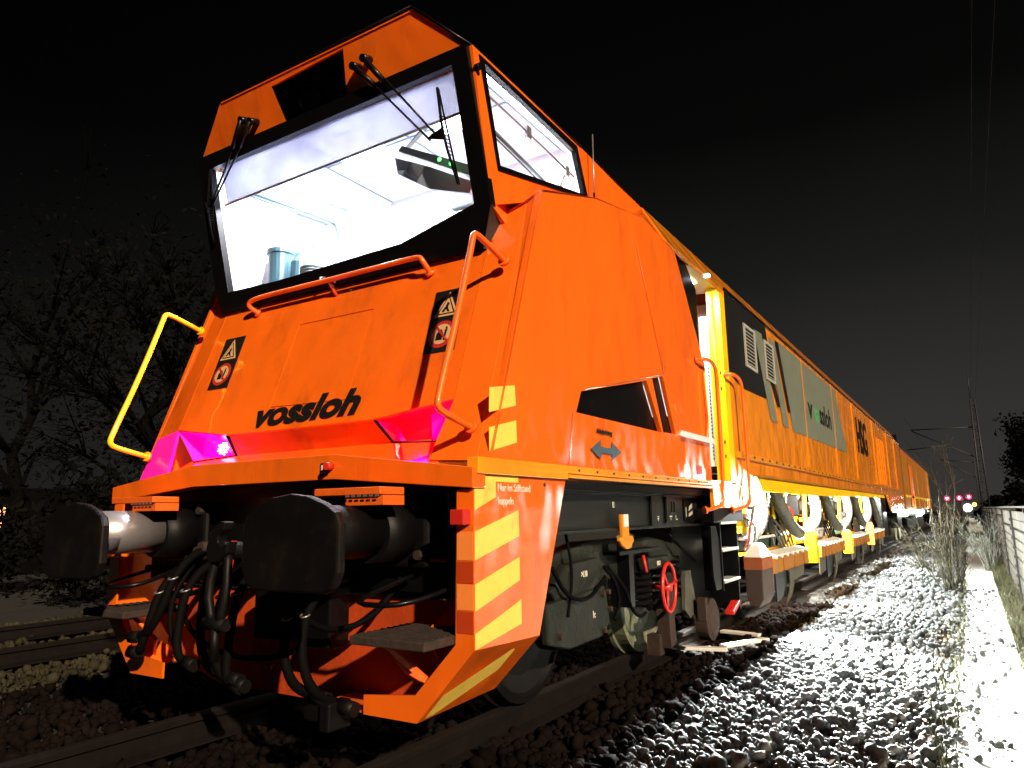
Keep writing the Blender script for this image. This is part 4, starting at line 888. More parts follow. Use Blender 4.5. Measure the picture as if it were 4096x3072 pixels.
# ---- dark void, headstock and apron behind the buffers
b = MB(); b.box(-1.28, 1.28, .74, .80, .78, 1.36); b.box(-1.28, 1.28, .60, .74, 1.33, 1.36)
b.build('headstock', black, T)
MB().box(.80, 1.15, .70, .738, 1.255, 1.30).box(1.15, 1.165, .64, .738, .80, 1.3).build('headstock_rib', black, T)
b = MB(); b.poly([(-1.15, .80, .74), (-1.15, .80, .34), (-.62, .80, .20), (.45, .80, .20), (.80, .80, .262), (1.28, .80, .60), (1.28, .80, .74)], (0, .015, 0)); b.build('snow_plough_apron', shaded_orange, T)
MB().poly([(1.14, .79, .74), (1.29, .79, .74), (1.29, .79, 1.0), (1.16, .79, 1.0)], (0, .015, 0)).build('apron_bracket', shaded_orange, T)
MB().cyl((1.24, .788, .86), (1.24, .780, .86), .055, 20).build('bracket_port', black, T)
MB().box(.45, .80, .545, .80, .262, .27).build('apron_floor', orange_dirty, T)
for s in (1, -1): MB().poly([(s * 1.05, .62, .62), (s * 1.05, .80, .74), (s * 1.05, .80, .34)], (.012, 0, 0)).build('apron_gusset', orange_dirty, T)
for s in (1, -1):
    B = thing_part = bpy.data.objects.new('buffer', None); COL.objects.link(B); B.parent = T; B.location = (s * .83, 0, 1.06)
    cx = s * .83; pts = []
    for (u, v) in [(-.285, -.13), (-.255, -.195), (-.20, -.215), (.20, -.215), (.255, -.195), (.285, -.13), (.285, .055), (.262, .10), (.20, .135), (.11, .165), (0, .178), (-.11, .165), (-.20, .135), (-.262, .10), (-.285, .055)]: pts.append((cx + u, 0, 1.06 + v))
    MB().poly(pts, (0, .045, 0)).build('buffer_head', buffer_black, B, bevel=.012)
    MB().cyl((cx, .045, 1.06), (cx, .20, 1.06), .115, 28).build('buffer_plunger', steel, B)
    MB().cyl((cx, .09, 1.075), (cx, .46, 1.075), .118, 28).build('buffer_sleeve', steel if s < 0 else buffer_black, B, label='bare grey steel sleeve' if s < 0 else 'black greasy sleeve')
    MB().cyl((cx, .46, 1.07), (cx, .66, 1.07), .140, 28).build('buffer_housing', buffer_black, B)
    MB().box(cx - .19, cx + .19, .660, .700, .90, 1.24).build('buffer_base', buffer_black, B, bevel=.02)
    for u in (-.155, .155):
        for v in (-.11, .12): MB().cyl((cx + u, .660, 1.07 + v), (cx + u, .625, 1.07 + v), .022, 6).build('buffer_bolt', rust, B)
    MB().box(cx - .12, cx - .02, .15, .30, .935, .943).build('buffer_label', mat('amber_plate', (.7, .2, .02), .5), B) if s < 0 else None
    # wooden-looking cover box above each buffer
    q = MB().box(cx - .18, cx + .22, .30, .46, 1.235, 1.268).build('cover_plank', orange_dirty, T, bevel=.003)
    b = MB()
    for i in range(6): b.box(cx + .02 + i * .035, cx + .04 + i * .035, .296, .2995, 1.226, 1.234)
    b.build('tread_teeth', steel, q)
    MB().box(cx + .0, cx + .22, .32, .46, 1.19, 1.232).build('cover_riser', orange_dirty, q)
# coupling hook and screw link
b = MB(); b.poly([(.02, .20, 1.00), (.05, .20, 1.08), (.12, .20, 1.13), (.155, .20, 1.125), (.145, .20, 1.09), (.11, .20, 1.06), (.105, .20, 1.03), (.14, .20, 1.01), (.185, .20, 1.035), (.175, .20, .98), (.12, .20, .94), (.04, .20, .93)], (0, .06, 0))
b.cyl((.08, .26, .985), (.08, .74, .985), .045, 12)
hk = b.build('coupling_hook', buffer_black, T, bevel=.008)
MB().tube([(.06, .24, .98), (.03, .22, .80), (.07, .22, .66)], .022, 8, smooth=1).tube([(.14, .24, .98), (.17, .22, .80), (.13, .22, .66)], .022, 8, smooth=1).cyl((.02, .22, .65), (.18, .22, .65), .03, 10).cyl((.10, .22, .65), (.10, .22, .48), .022, 10).build('screw_link', buffer_black, hk)
# brake and air hoses
for i, (x, zt, zb_, sw) in enumerate([(-.62, .98, .50, -.10), (-.50, .92, .40, .05), (-.33, .98, .36, .14), (-.20, .90, .34, .10), (-.07, .92, .33, .03), (.32, .82, .34, .12), (.44, .84, .32, .14), (-.74, .9, .42, -.04)]):
    hz_ = MB().tube([(x, .74, zt), (x, .58, zt - .03), (x, .46, zt - .16), (x + sw * .2, .42, zb_ + .16), (x + sw, .40, zb_ + .03), (x + sw * 2.2, .42, zb_)], .023, 10, smooth=2).build('brake_hose', rubber, T)
    MB().cyl((x + sw * 2.0, .42, zb_), (x + sw * 2.2 + .07 * (1 if sw > 0 else -1), .42, zb_ - .01), .034, 10).build('hose_coupling', buffer_black, hz_)
    MB().cyl((x, .74, zt), (x, .62, zt), .032, 10).build('angle_cock', rust, hz_)
    MB().torus((x, .46, zt - .16), (0, -.3, 1), .024, .005, 16, 5).build('hose_band', steel, hz_)
for x in (-.42, -.30): MB().poly([(x - .018, .60, 1.02), (x + .018, .60, 1.02), (x + .012, .58, .86), (x - .012, .58, .86)], (0, .012, 0)).build('cock_handle', red_paint, T)
MB().box(.30, .46, .60, .74, .50, .80).build('socket_box', black, T, bevel=.01)
MB().box(.68, .74, .34, .48, .22, .34).box(.56, .70, .36, .46, .25, .31).build('coupler_head', buffer_black, T, bevel=.01)
for i, pts in enumerate([[(-1.05, .70, .86), (-.8, .55, .70), (-.45, .50, .74), (-.1, .60, .90)], [(-.95, .74, .60), (-.6, .62, .46), (-.2, .60, .40), (.15, .66, .44), (.3, .74, .6)], [(.15, .72, .95), (.3, .5, .72), (.55, .48, .60), (.75, .6, .66), (.8, .74, .85)], [(-.68, .72, 1.0), (-.7, .52, .74), (-.66, .48, .55), (-.6, .5, .42)]]):
    MB().tube(pts, .015, 8, smooth=2).build('jumper_cable', rubber, T)
MB().cyl((-1.1, .76, .93), (1.1, .76, .93), .022, 10).build('air_pipe', shaded_orange, T)
MB().box(-.10, .16, .60, .74, .52, .78).build('coupling_bracket', buffer_black, T, bevel=.01)
# shunter's loop handles
for s in (1, -1):
    MB().tube([(s * 1.20, .72, .84), (s * 1.17, .45, .79), (s * 1.09, .33, .77), (s * .90, .33, .77), (s * .84, .45, .79), (s * .90, .70, .86)], .012, 8, smooth=1).build('grab_loop', black, T)
    MB().cyl((s * 1.20, .74, .845), (s * 1.20, .66, .845), .022, 8).build('loop_bolt', rust, T)
# wooden footstep
for s in (1, -1):
    x0, x1_ = (.86, 1.275) if s > 0 else (-1.275, -.86)
    st = MB().box(x0, x1_, .33, .74, .600, .638).build('footstep', wood, T, bevel=.006)
    b = MB()
    for i in range(9): b.box(x0 + .01, x1_ - .01, .345 + i * .043, .357 + i * .043, .6383, .642)
    b.build('tread_ridge', wood, st)
    MB().poly([(s * .98, .40, .598), (s * 1.0, .42, .598), (s * 1.16, .60, .38), (s * 1.14, .58, .38)], (0, .02, 0)).tube([(s * .96, .45, .598), (s * .96, .60, .45), (s * 1.12, .70, .34)], .012, 6).build('step_bracket', orange_dirty, st)
# ---- underframe beam with plates
bm = MB().box(1.16, 1.20, 1.02, 4.9, 1.045, 1.258).box(1.10, 1.235, 1.02, 4.9, 1.026, 1.044).box(1.10, 1.235, 1.02, 4.9, 1.259, 1.272).build('underframe_beam', frame_grey, T)
MB().box(.9, 1.30, 1.02, 4.0, 1.2725, 1.322).build('beam_shadow_gap', black, T)
pl_ = MB().holed([(3.00, 1.035), (3.66, 1.035), (3.66, 1.29), (3.00, 1.29)], [[(3.22, 1.06), (3.31, 1.06), (3.31, 1.255), (3.22, 1.255)], [(3.40, 1.14), (3.43, 1.14), (3.43, 1.22), (3.40, 1.22)], [(3.46, 1.14), (3.49, 1.14), (3.49, 1.22), (3.46, 1.22)]], lambda y, z: (1.225, y, z), (-.012, 0, 0)).build('jacking_plate', frame_grey, T)
b = MB(); b.poly([(1.2262, 3.10, 1.10), (1.2262, 3.14, 1.10), (1.2262, 3.12, 1.075)]).box(1.2260, 1.2268, 3.105, 3.135, 1.105, 1.112).box(1.2260, 1.2268, 3.36, 3.42, 1.105, 1.112).box(1.2260, 1.2268, 3.385, 3.392, 1.08, 1.104).box(1.2260, 1.2268, 3.50, 3.507, 1.08, 1.115).box(1.2260, 1.2268, 3.50, 3.54, 1.08, 1.087)
b.build('plate_marks', white_print, pl_)
tb = MB().box(1.205, 1.212, 3.74, 3.98, 1.07, 1.235).build('data_plate', black, T)
MB().poly([(1.2135, 3.85, 1.10), (1.2135, 3.95, 1.12), (1.2135, 3.95, 1.15), (1.2135, 3.85, 1.125)]).poly([(1.2135, 3.85, 1.145), (1.2135, 3.95, 1.175), (1.2135, 3.95, 1.21), (1.2135, 3.87, 1.185)]).poly([(1.2135, 3.78, 1.18), (1.2135, 3.80, 1.18), (1.2135, 3.80, 1.10), (1.2135, 3.78, 1.10)]).build('data_marks', light_grey, tb)
text('beam_number', '12', white_print, bm, (1.2015, 2.36, 1.175), (0, 1, 0), (0, 0, 1), .055, sx=.6)
hk = MB().poly([(1.24, 2.36, 1.13), (1.24, 2.46, 1.13), (1.24, 2.47, .99), (1.24, 2.53, .99), (1.24, 2.545, .955), (1.24, 2.515, .94), (1.24, 2.50, .915), (1.24, 2.42, .905), (1.24, 2.35, .93), (1.24, 2.315, .965), (1.24, 2.33, .985), (1.24, 2.37, .975)], (.03, 0, 0)).build('lifting_hook', mat('hook_orange', (.75, .26, .01), .45, coat=.2), T, bevel=.008)
MB().box(1.271, 1.274, 2.375, 2.45, 1.05, 1.13).build('hook_plate', white_paint, hk)
MB().box(1.12, 1.37, 4.02, 4.95, 1.045, 1.165).build('battery_box', black, T, bevel=.01)

# ---- bogie
def bogie(y0, detail=True):
    B = bpy.data.objects.new('bogie', None); COL.objects.link(B); B.parent = T; B.location = (0, y0, 0)
    for yy in (y0 - .92, y0 + .92):
        for s in (1, -1):
            MB().lathe((s * .70, yy, .49), (s, 0, 0), [(0, .485), (.03, .48), (.034, .46), (.13, .452), (.135, .415), (.118, .395), (.09, .30), (.10, .16), (.15, .11), (.155, .0)], 48).build('wheel', wheel_steel if yy > y0 else buffer_black, B)  # front wheels coloured black to stand in for the shade there
        MB().cyl((-.7, yy, .49), (.7, yy, .49), .08, 16).build('axle', rust, B)
    for s in ((1, -1) if detail else (1,)):
        X = s * 1.0
        MB().poly([(X - .06, y0 - 1.25, .86), (X - .06, y0 - .55, .96), (X - .06, y0 + .55, .96), (X - .06, y0 + 1.25, .86), (X - .06, y0 + 1.25, .76), (X - .06, y0 + .5, .70), (X - .06, y0 - .5, .70), (X - .06, y0 - 1.25, .76)], (.12, 0, 0)).build('bogie_side_frame', bogie_grey, B, bevel=.01)
        for yy in (y0 - .92, y0 + .92):
            MB().lathe((X - .05, yy, .49), (s, 0, 0), [(0, .14), (.12, .14), (.14, .11), (.155, .03)], 20).build('axle_box', bogie_grey, B)
            for q in (-.22, .22):
                b = MB(); P = []
                for i in range(64): t_ = i / 63; P.append((X + .075 * math.cos(t_ * 2 * PI * 5), yy + q + .075 * math.sin(t_ * 2 * PI * 5), .50 + t_ * .27))
                b.tube(P, .016, 6).build('coil_spring', black, B)
    return B
bg1 = bogie(2.78)
# covers, hanger, springs in front, seen side on
MB().poly([(1.06, 1.66, .70), (1.06, 1.86, .84), (1.06, 2.30, .86), (1.06, 2.36, .76), (1.06, 2.20, .66), (1.06, 1.72, .64)], (.06, 0, 0)).build('axle_cover', bogie_grey, bg1, bevel=.012)
MB().poly([(1.08, 1.58, .64), (1.08, 2.36, .68), (1.08, 2.42, .44), (1.08, 2.30, .37), (1.08, 1.86, .36), (1.08, 1.60, .42)], (.05, 0, 0)).build('lower_cover', bogie_grey, bg1, bevel=.012)
b = MB()
for y, z in ((2.30, .63), (2.38, .64), (2.30, .41), (1.72, .45), (2.40, .53)): b.cyl((1.13, y, z), (1.155, y, z), .018, 6)
b.build('cover_bolts', rust, bg1)
text('cover_letters', '>L10', white_print, bg1, (1.122, 2.04, .755), (0, 1, 0), (0, 0, 1), .05, sx=.8, bold=.001)
text('cover_letters', '1c', white_print, bg1, (1.132, 2.16, .50), (0, 1, 0), (0, 0, 1), .06, sx=.7, bold=.001)
b = MB(); P = [(1.06 + .085 * math.cos(i / 90 * 2 * PI * 6), 3.06 + .10 * math.sin(i / 90 * 2 * PI * 6), .46 + i / 90 * .27) for i in range(91)]
b.tube(P, .021, 7).build('main_spring', rubber, bg1)
bx = MB().box(1.10, 1.19, 2.98, 3.42, .735, .815).build('brake_rod_box', bogie_grey, bg1, bevel=.008)
text('box_letters', 'DG1', white_print, bx, (1.1915, 3.14, .755), (0, 1, 0), (0, 0, 1), .045, sx=.8, bold=.001)
MB().box(1.0, 1.15, 2.72, 2.80, .50, .93).box(.96, 1.18, 2.5, 3.25, .86, .885).build('hanger', black, bg1)
MB().tube([(1.17, 2.93, .84), (1.19, 2.93, .72)], .013, 6).build('red_lever', red_paint, bg1)
MB().lathe((.98, 3.72, .50), (1, 0, 0), [(0, .16), (.08, .16), (.10, .12), (.12, .05)], 20).poly([(1.09, 3.52, .52), (1.09, 3.60, .34), (1.09, 3.86, .34), (1.09, 3.92, .52), (1.09, 3.86, .46), (1.09, 3.62, .45)], (.02, 0, 0)).build('bearing_bracket', bogie_grey, bg1)
MB().tube([(1.15, 2.31, .80), (1.17, 2.44, .70), (1.17, 2.50, .55), (1.16, 2.42, .46)], .013, 6, smooth=2).tube([(1.16, 2.34, .80), (1.18, 2.55, .66), (1.18, 2.66, .50), (1.16, 2.85, .42), (1.1, 3.1, .42)], .013, 6, smooth=2).tube([(1.15, 1.62, .84), (1.17, 1.76, .66), (1.17, 2.05, .62), (1.16, 2.30, .74)], .013, 6, smooth=2).tube([(1.12, 1.85, 1.03), (1.15, 1.88, .8), (1.15, 1.80, .55)], .010, 6, smooth=2).tube([(1.12, 3.55, 1.0), (1.16, 3.75, .86), (1.2, 4.0, .74)], .012, 6, smooth=1).tube([(1.1, 3.4, .72), (1.15, 3.62, .70), (1.12, 3.7, .55)], .010, 6, smooth=2).build('bogie_cable', rubber, bg1)
hw = MB().torus((1.21, 3.31, .585), (1, 0.08, 0), .175, .015, 36, 8).build('handwheel', red_paint, bg1)
b = MB()
for a in (.2, .2 + 2 * PI / 3, .2 + 4 * PI / 3): b.tube([(1.20, 3.31, .585), (1.21, 3.31 + .172 * math.cos(a), .585 + .172 * math.sin(a))], .013, 6)
b.cyl((1.10, 3.31, .585), (1.23, 3.31, .585), .028, 12).build('handwheel_spoke', red_paint, hw)
MB().poly([(1.05, 3.44, .40), (1.05, 3.56, .40), (1.05, 3.58, .14), (1.05, 3.46, .12)], (.10, 0, 0)).build('sand_pipe_shoe', rust, bg1)
MB().box(.98, 1.08, 3.40, 3.50, .07, .22).build('brake_shoe_bracket', rust, bg1)
MB().poly([(1.12, 3.86, .66), (1.12, 4.0, .66), (1.12, 4.12, .34), (1.12, 3.94, .28), (1.12, 3.82, .36)], (.03, 0, 0)).build('mud_flap', flap, bg1)
bg2 = bogie(21.8, False)
# ---- step ladder behind the bogie
ld = MB().poly([(1.33, 3.98, 1.02), (1.33, 4.12, 1.02), (1.33, 4.20, .88), (1.33, 4.20, .50), (1.33, 4.04, .50), (1.33, 3.98, .62)], (.02, 0, 0)).build('step_ladder', black, T)
MB().poly([(1.20, 4.205, 1.04), (1.36, 4.205, 1.04), (1.36, 4.205, .48), (1.20, 4.205, .48)], (0, .02, 0)).build('stile', black, ld)
MB().poly([(1.20, 4.72, 1.04), (1.36, 4.72, 1.04), (1.36, 4.72, .52), (1.20, 4.72, .52)], (0, .02, 0)).build('stile', black, ld)
for z in (.54, .80, 1.03): MB().box(1.24, 1.37, 4.22, 4.72, z, z + .022).build('rung', light_grey, ld)
MB().box(1.02, 1.04, 3.9, 4.9, .35, 1.03).build('ladder_back', black, T)
MB().box(1.19, 1.26, 4.0, 4.06, .26, .44).build('sensor_arm', rust, T)
MB().lathe((1.16, 4.18, .25), (1, 0, 0), [(0, .17), (.10, .17), (.12, .12), (.125, .02)], 28).build('guide_roller', rust, T)
MB().poly([(1.2, 4.75, .22), (1.28, 4.75, .22), (1.30, 4.9, .30), (1.22, 4.9, .30)], (0, .0, .03)).build('red_chock', red_paint, T)

MB().poly([(.15, 4.93, .25), (1.29, 4.93, .25), (1.29, 4.93, 1.166), (1.345, 4.93, 1.166), (1.345, 4.93, 1.49), (.15, 4.93, 1.49)], (0, .03, 0)).build('lamp_blocking_plate', black, T)  # plate added to keep work-lamp light off the bogie
MB().box(-1.2, 1.15, .82, .84, .75, 1.36).build('void_back', black_matt, T)
# ---- hood and grinding units
hd = MB().poly([(XS + .001, 5.55, 1.505), (XS + .10, 5.38, 1.325), (XS + .10, 9.83, 1.330), (XS + .001, 9.83, 1.505)], (-.012, 0, 0)).poly([(XS + .001, 9.84, 1.505), (XS + .085, 9.84, 1.345), (XS + .085, 17.75, 1.40), (XS + .001, 18.3, 1.505)], (-.012, 0, 0)).build('spark_hood', yellow, T)
MB().box(.2, XS + .06, 5.4, 18.0, 1.475, 1.495).build('hood_ceiling', amber, T)
MB().box(.50, .54, 5.0, 19.3, .55, 1.475).build('inner_side_wall', glow_amber, T)
for k_ in range(9): MB().box(.541, .60, 5.5 + k_ * 1.5, 5.62 + k_ * 1.5, .6, 1.47).build('wall_stiffener', yellow, T)
UY = [5.52, 8.78, 12.02, 15.05]; UL = [2.25, 2.15, 2.3, 2.3]
def grinding_unit(y, L_, i):
    U = bpy.data.objects.new('grinding_unit', None); COL.objects.link(U); U.parent = T; U.location = (1.2, y, 0)
    # pleated cover: ribs proud of each other
    b = MB(); n_ = 8; w = L_ / n_
    for k_ in range(n_):
        ya = y + k_ * w; o = .012 if k_ % 2 else 0
        b.poly([(1.40 + o, ya + .006, .50), (1.40 + o, ya + .006, .652), (1.385 + o, ya + w / 2, .668), (1.40 + o, ya + w - .006, .652), (1.40 + o, ya + w - .006, .50), (1.41 + o, ya + w / 2, .494)], (-.04, 0, 0))
    b.build('pleated_cover', amber, U, bevel=.006)
    b = MB(); b.poly([(1.405, y, .672), (1.405, y + L_, .672), (1.25, y + L_, .705), (1.25, y, .705)], (0, 0, -.012))
    for k_ in range(n_): b.cyl((1.39, y + w * k_ + w / 2, .664), (1.432, y + w * k_ + w / 2, .660), .022, 8)
    b.build('cover_top', tarp, U)
    MB().box(1.05, 1.20, y + .1, y + L_ - .2, .72, .84).build('motor_casing', roller_green if i % 2 == 0 else tarp, U, bevel=.02)
    MB().box(1.06, 1.24, y + .05, y + L_ - .15, .845, .872).build('motor_cap', white_paint, U)
    # dust flaps and hook plates
    for ya, yb_, zb_, m_ in ((y + .02, y + .55, .30, flap), (y + .60, y + 1.15, .22, black), (y + 1.2, y + L_ - .05, .36, flap)):
        MB().poly([(1.36, ya, .498), (1.36, yb_, .498), (1.35, yb_ - .04, zb_), (1.35, ya + .04, zb_ - .04)], (-.015, 0, 0)).build('dust_flap', m_, U)
    MB().poly([(1.385, y + 1.18, .49), (1.385, y + 1.40, .49), (1.385, y + 1.38, .30), (1.385, y + 1.22, .20), (1.385, y + .92, .13), (1.385, y + 1.14, .26), (1.385, y + 1.20, .34)], (-.014, 0, 0)).build('lifting_hook_plate', flap, U)
    # suction hoses
    MB().tube([(1.27, y + .40, 1.475), (1.28, y + .44, 1.32), (1.30, y + .46, 1.15), (1.29, y + .38, 1.00), (1.24, y + .22, .90), (1.18, y + .12, .80)], .075, 14, smooth=4, rr=lambda t: .075 * (1 + .07 * math.sin(t * 170))).build('suction_hose', hose_light, U)
    hz2 = MB().tube([(1.30, y + 1.05, 1.475), (1.32, y + 1.10, 1.32), (1.34, y + 1.35, 1.10), (1.34, y + 1.75, .93), (1.32, y + 2.25, .86)], .070, 14, smooth=4, rr=lambda t: .070 * (1 + .07 * math.sin(t * 170))).build('ribbed_hose', hose_grey, U)
    b = MB()
    for k_, (p, q_) in enumerate([((1.28, y + .455, 1.44), 0), ((1.305, y + 1.06, 1.42), 0)]): b.torus(p, (0, .1, 1), .085, .014, 20, 6)
    b.build('hose_clamp', black, U)
    b = MB()
    for k_ in range(9):
        ya = y + .1 + random.random() * (L_ - .5); za = random.uniform(1.0, 1.42); yb_ = ya + random.uniform(-.35, .45); xm = random.uniform(1.18, 1.34)
        MB().tube([(1.05, ya, za), (xm, (ya + yb_) / 2, za - .05), (xm, yb_, za - .25), (1.22, yb_ + random.uniform(-.1, .1), .74)], random.choice((.008, .011, .016)), 6, smooth=2).build('service_line', random.choice((rubber, hose_grey, red_paint, steel)), U)
    for k_ in range(5):
        ya = y + .15 + k_ * (L_ - .4) / 5 + random.uniform(-.04, .04); za = random.uniform(.88, 1.05); w_ = random.uniform(.06, .16)
        MB().box(1.20, 1.20 + random.uniform(.03, .10), ya, ya + w_, za, za + random.uniform(.06, .16)).build('control_box', random.choice((frame_grey, yellow, amber, light_grey)), U, bevel=.006)
    for k_ in range(2):
        ya = y + .35 + k_ * L_ * .48
        MB().poly([(1.26, ya, 1.44), (1.26, ya + .07, 1.44), (1.26, ya + .42, .90), (1.26, ya + .34, .90)], (.03, 0, 0)).build('diagonal_bracket', yellow if k_ else frame_grey, U, bevel=.004)
    for k_ in range(5):
        a = random.uniform(0, .5); b.tube([(1.1 + .02 * k_, y + .2 + .3 * k_, .88), (1.22, y + .5 + .25 * k_, 1.05 + .04 * (k_ % 3)), (1.28, y + 1.0 + .2 * k_, .95), (1.30, y + 1.3 + .16 * k_, .72)], .012, 6, smooth=2)
    b.build('hydraulic_line', rubber if i % 2 else hose_grey, U)
    for k_ in range(3):   # yellow carrying frame, struts and cross pieces
        ya = y + .12 + k_ * (L_ - .35) / 2
        MB().poly([(1.16, ya, .86), (1.16, ya + .07, .86), (1.16, ya + .22, 1.40), (1.16, ya + .15, 1.40)], (.05, 0, 0)).build('frame_strut', yellow, U, bevel=.004)
    MB().box(1.13, 1.18, y + .05, y + L_ - .1, .985, 1.035).build('frame_rail', yellow, U, bevel=.004)
    MB().box(.95, 1.12, y + .15, y + L_ - .2, 1.05, 1.36).build('dark_machinery', black, U, bevel=.02)
    for k_ in range(4):
        ya = y + .3 + k_ * (L_ - .5) / 4
        MB().lathe((1.12, ya, 1.20), (1, 0, 0), [(0, .085), (.05, .085), (.055, .06), (.09, .055), (.095, .02)], 18).build('motor_flange', steel if k_ % 2 else rust, U)
        b = MB()
        for q in range(7): b.box(1.055, 1.215, ya + .02 + q * .035, ya + .032 + q * .035, .872, .905)
        b.build('cooling_fins', frame_grey, U)
    MB().cyl((1.22, y + 1.45, .92), (1.22, y + 1.95, 1.05), .035, 12).cyl((1.22, y + 1.40, .907), (1.22, y + 1.47, .925), .05, 12).build('lift_cylinder', steel, U)
    MB().box(1.22, 1.30, y + .75, y + .98, .90, 1.08).build('valve_block', black, U, bevel=.008)
    MB().poly([(.9, y + .9, 1.2), (1.0, y + 1.2, 1.1), (1.15, y + 1.6, .9), (1.1, y + 1.3, 1.25)], (.05, .02, .05)).build('grinding_motor', frame_grey, U, bevel=.01)
    MB().cyl((.85, y + 1.8, .8), (1.0, y + 1.7, 1.2), .14, 16).build('motor_drum', red_paint if i == 0 else amber, U)
    MB().tube([(1.0, y + .1, 1.4), (1.1, y + .9, .95)], .03, 8).build('linkage', black, U); MB().tube([(1.2, y + 1.9, 1.42), (1.25, y + 1.4, 1.0)], .025, 8).build('linkage', black, U)
    return U
for i in range(4): grinding_unit(UY[i], UL[i], i)
# posts between the units
def post(name, y, m_, zt, zb_, lab=None):
    p = MB().poly([(1.33, y, zb_), (1.47, y, zb_), (1.47, y, zt - .06), (1.44, y, zt), (1.36, y, zt), (1.33, y, zt - .06)], (0, .16, 0)).build(name, m_, T, bevel=.01, label=lab)
    return p
def guard(y, m_, lab):
    p = MB().poly([(1.34, y, .71), (1.50, y, .71), (1.50, y, .60), (1.495, y, .34), (1.45, y, .26), (1.37, y, .28), (1.34, y, .36)], (0, .42, 0)).build('guard_post', rust, T, bevel=.01, label=lab)
    MB().box(1.338, 1.504, y - .003, y + .425, .60, .712).build('guard_band', mat('burnt_orange_band', (.22, .05, .008), .6, var=.2), p)
    b = MB(); b.poly([(1.34, y, .714), (1.50, y, .714), (1.50, y + .42, .714), (1.34, y + .42, .714)])
    a = [(1.34, y, .714), (1.50, y, .714), (1.50, y + .42, .714), (1.34, y + .42, .714)]; t_ = [(1.39, y + .12, .83), (1.45, y + .12, .83), (1.45, y + .3, .83), (1.39, y + .3, .83)]
    b.poly(t_)
    for i in range(4): b.poly([a[i], a[(i + 1) % 4], t_[(i + 1) % 4], t_[i]])
    b.build('guard_cap', tarp, p)
guard(4.98, rust, 'brown post with white wrapped cap in front of the units')
post('guard_post', 8.00, yellow, .88, .47, 'bright yellow pointed post'); post('guard_post', 11.25, yellow, .80, .42, 'second yellow post'); post('guard_post', 14.55, amber, .86, .42, 'amber post')
MB().lathe((1.12, 5.0, .78), (0, 0, 1), [(0, .13), (.03, .13), (.031, .09), (.08, .085), (.12, .05), (.15, .015)], 16).build('grease_cup', tarp, T)
# work lamps under the hood, lit
for i, y in enumerate((5.65, 7.9, 10.9, 14.0, 17.3)):
    dx_ = .0; dz_ = -.24 if i == 0 else 0; wl = MB().box(1.23 + dx_, 1.30 + dx_, y, y + .14, 1.392 + dz_, 1.425 + dz_).box(1.26, 1.27, y + .06, y + .08, 1.425 + dz_, 1.475).build('work_lamp', black, T)
    MB().box(1.235 + dx_, 1.295 + dx_, y + .01, y + .13, 1.387 + dz_, 1.391 + dz_).build('lamp_glass', lamp_white, wl)
    l = bpy.data.lights.new('work_lamp_light', 'POINT'); l.energy = [420, 620, 600, 560, 480][i]; l.color = (.93, 1.0, .96); l.shadow_soft_size = .035
    lo = bpy.data.objects.new('work_lamp_light', l); COL.objects.link(lo); lo.location = (1.285, y + .07, 1.370 + dz_); lo.parent = T
    l = bpy.data.lights.new('work_lamp_beam', 'SPOT'); l.energy = [7800, 1250, 1100, 950, 700][i]; l.color = (.93, 1.0, .96); l.shadow_soft_size = .03
    l.spot_size = R(150 if i == 0 else 140); l.spot_blend = .55
    lo = bpy.data.objects.new('work_lamp_beam', l); COL.objects.link(lo); lo.location = (1.285 if i == 0 else 1.30, y + .05, 1.372 + dz_); lo.parent = T
    lo.rotation_euler = Vector((.62, -.80, -.30) if i == 0 else (.80, -.15, -.60)).to_track_quat('-Z', 'Y').to_euler()
wl = MB().box(1.37, 1.42, 5.90, 5.99, 1.392, 1.425).build('work_lamp', black, T, label='small lamp added outside the body skin for the side reflections')
MB().box(1.375, 1.415, 5.91, 5.98, 1.387, 1.391).build('lamp_glass', lamp_white, wl)
l = bpy.data.lights.new('work_lamp_beam', 'SPOT'); l.energy = 2800; l.color = (.95, 1.0, .97); l.shadow_soft_size = .03; l.spot_size = R(140); l.spot_blend = .5  # extra lamp, added to throw bright reflections along the body side
lo = bpy.data.objects.new('work_lamp_beam', l); COL.objects.link(lo); lo.location = (1.398, 5.93, 1.372); lo.parent = T
lo.rotation_euler = Vector((.55, -.80, -.30)).to_track_quat('-Z', 'Y').to_euler()
# rear bogie guards, tanks
MB().box(.9, 1.3, 18.6, 19.6, .45, 1.45).build('water_tank', black, T, bevel=.03)
MB().box(.95, 1.25, 23.4, 25.0, .55, 1.03).build('equipment_case', frame_grey, T, bevel=.02)

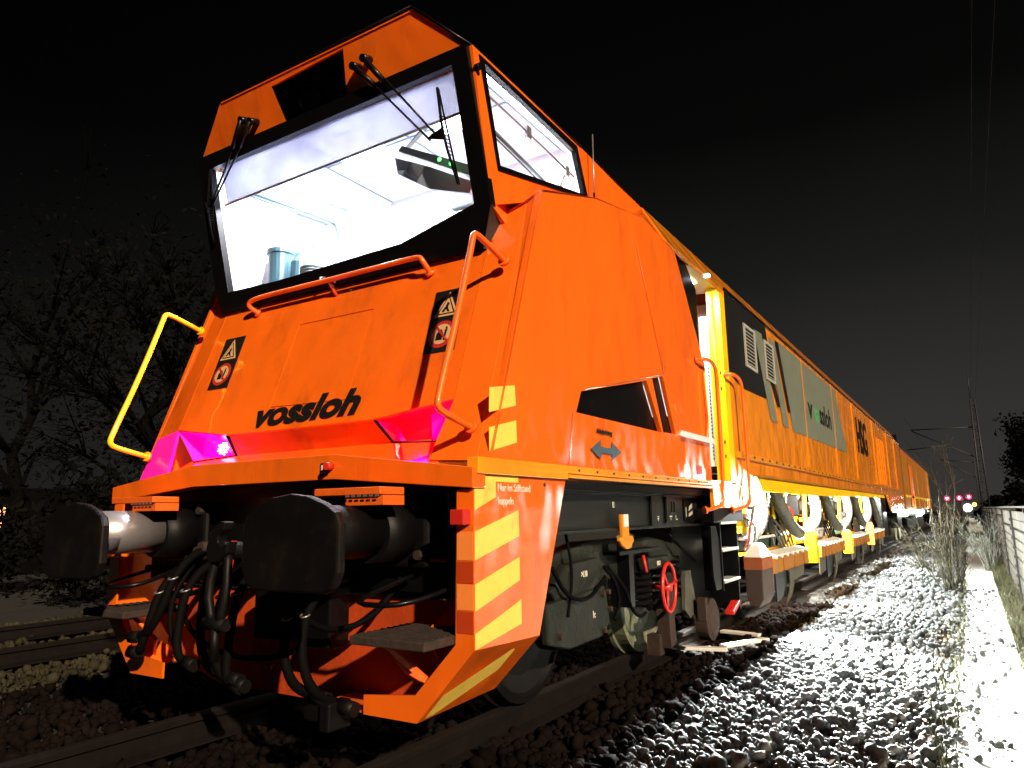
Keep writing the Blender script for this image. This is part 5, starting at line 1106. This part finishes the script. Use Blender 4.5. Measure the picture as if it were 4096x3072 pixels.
# ================================================================== second vehicle
V = thing('grinding_wagon', 'second orange-yellow wagon coupled behind the grinding machine', 'wagon', (0, 26, 0))
MB().poly([(XS, 25.6, 3.10), (XS, 44.3, 3.05), (XS, 44.3, 1.10), (XS, 25.6, 1.10)], (-.04, 0, 0)).build('body_side', amber, V)
MB().poly([(XS, 25.6, 3.10), (XS, 44.3, 3.05), (1.1, 44.3, 3.42), (1.1, 25.6, 3.50)]).build('roof_cove', orange, V)
MB().poly([(-1.3, 25.6, 1.1), (1.3, 25.6, 1.1), (1.3, 25.6, 3.1), (1.1, 25.6, 3.5), (-1.1, 25.6, 3.5), (-1.3, 25.6, 3.1)], (0, .05, 0)).build('end_wall', black, V)
MB().box(-1.3, 1.3, 44.2, 44.3, 1.1, 3.1).build('tail_wall', amber, V)
MB().box(XS, XS + .03, 26, 44.2, 1.52, 1.60).build('side_ledge', yellow, V)
for y in (28.2, 30.0, 33, 36, 39, 42): MB().box(XS + .001, XS + .04, y, y + .12, 1.15, 3.0).build('side_rib', amber, V)
dr = MB().box(XS + .001, XS + .03, 28.5, 29.9, 1.2, 2.75).build('door', orange_dirty, V); MB().box(XS + .031, XS + .05, 29.6, 29.65, 1.7, 2.2).build('door_handle', steel, dr)
MB().box(1.0, 1.2, 25.8, 44.2, .85, 1.09).build('underframe', black, V)
for y in (27.5, 29.3, 40.5, 42.3):
    MB().lathe((.70, y, .46), (1, 0, 0), [(0, .485), (.03, .48), (.034, .46), (.13, .45), (.14, .40), (.10, .3), (.15, .1), (.155, .0)], 28).build('wheel', wheel_steel, V)
MB().box(.9, 1.25, 32.0, 37.5, .35, .84).build('equipment_case', frame_grey, V, bevel=.03)
MB().tube([(1.2, 44.0, .3), (1.35, 44.2, 1.0), (1.35, 44.2, 1.6)], .03, 6).build('end_handrail', white_paint, V)
wl = MB().box(1.32, 1.42, 40.0, 40.3, 1.0, 1.07).build('work_lamp', black, V); MB().box(1.33, 1.41, 40.02, 40.28, .994, .999).build('lamp_glass', lamp_white, wl)
for y in (40.15, 28.9):
    l = bpy.data.lights.new('work_lamp_light', 'POINT'); l.energy = 260; l.color = (.95, 1.0, .95); l.shadow_soft_size = .05
    lo = bpy.data.objects.new('work_lamp_light', l); COL.objects.link(lo); lo.location = (1.46, y - 26, 1.0); lo.parent = V
MB().box(1.41, 1.46, 28.82, 28.98, 1.04, 1.09).build('work_lamp', lamp_white, V)
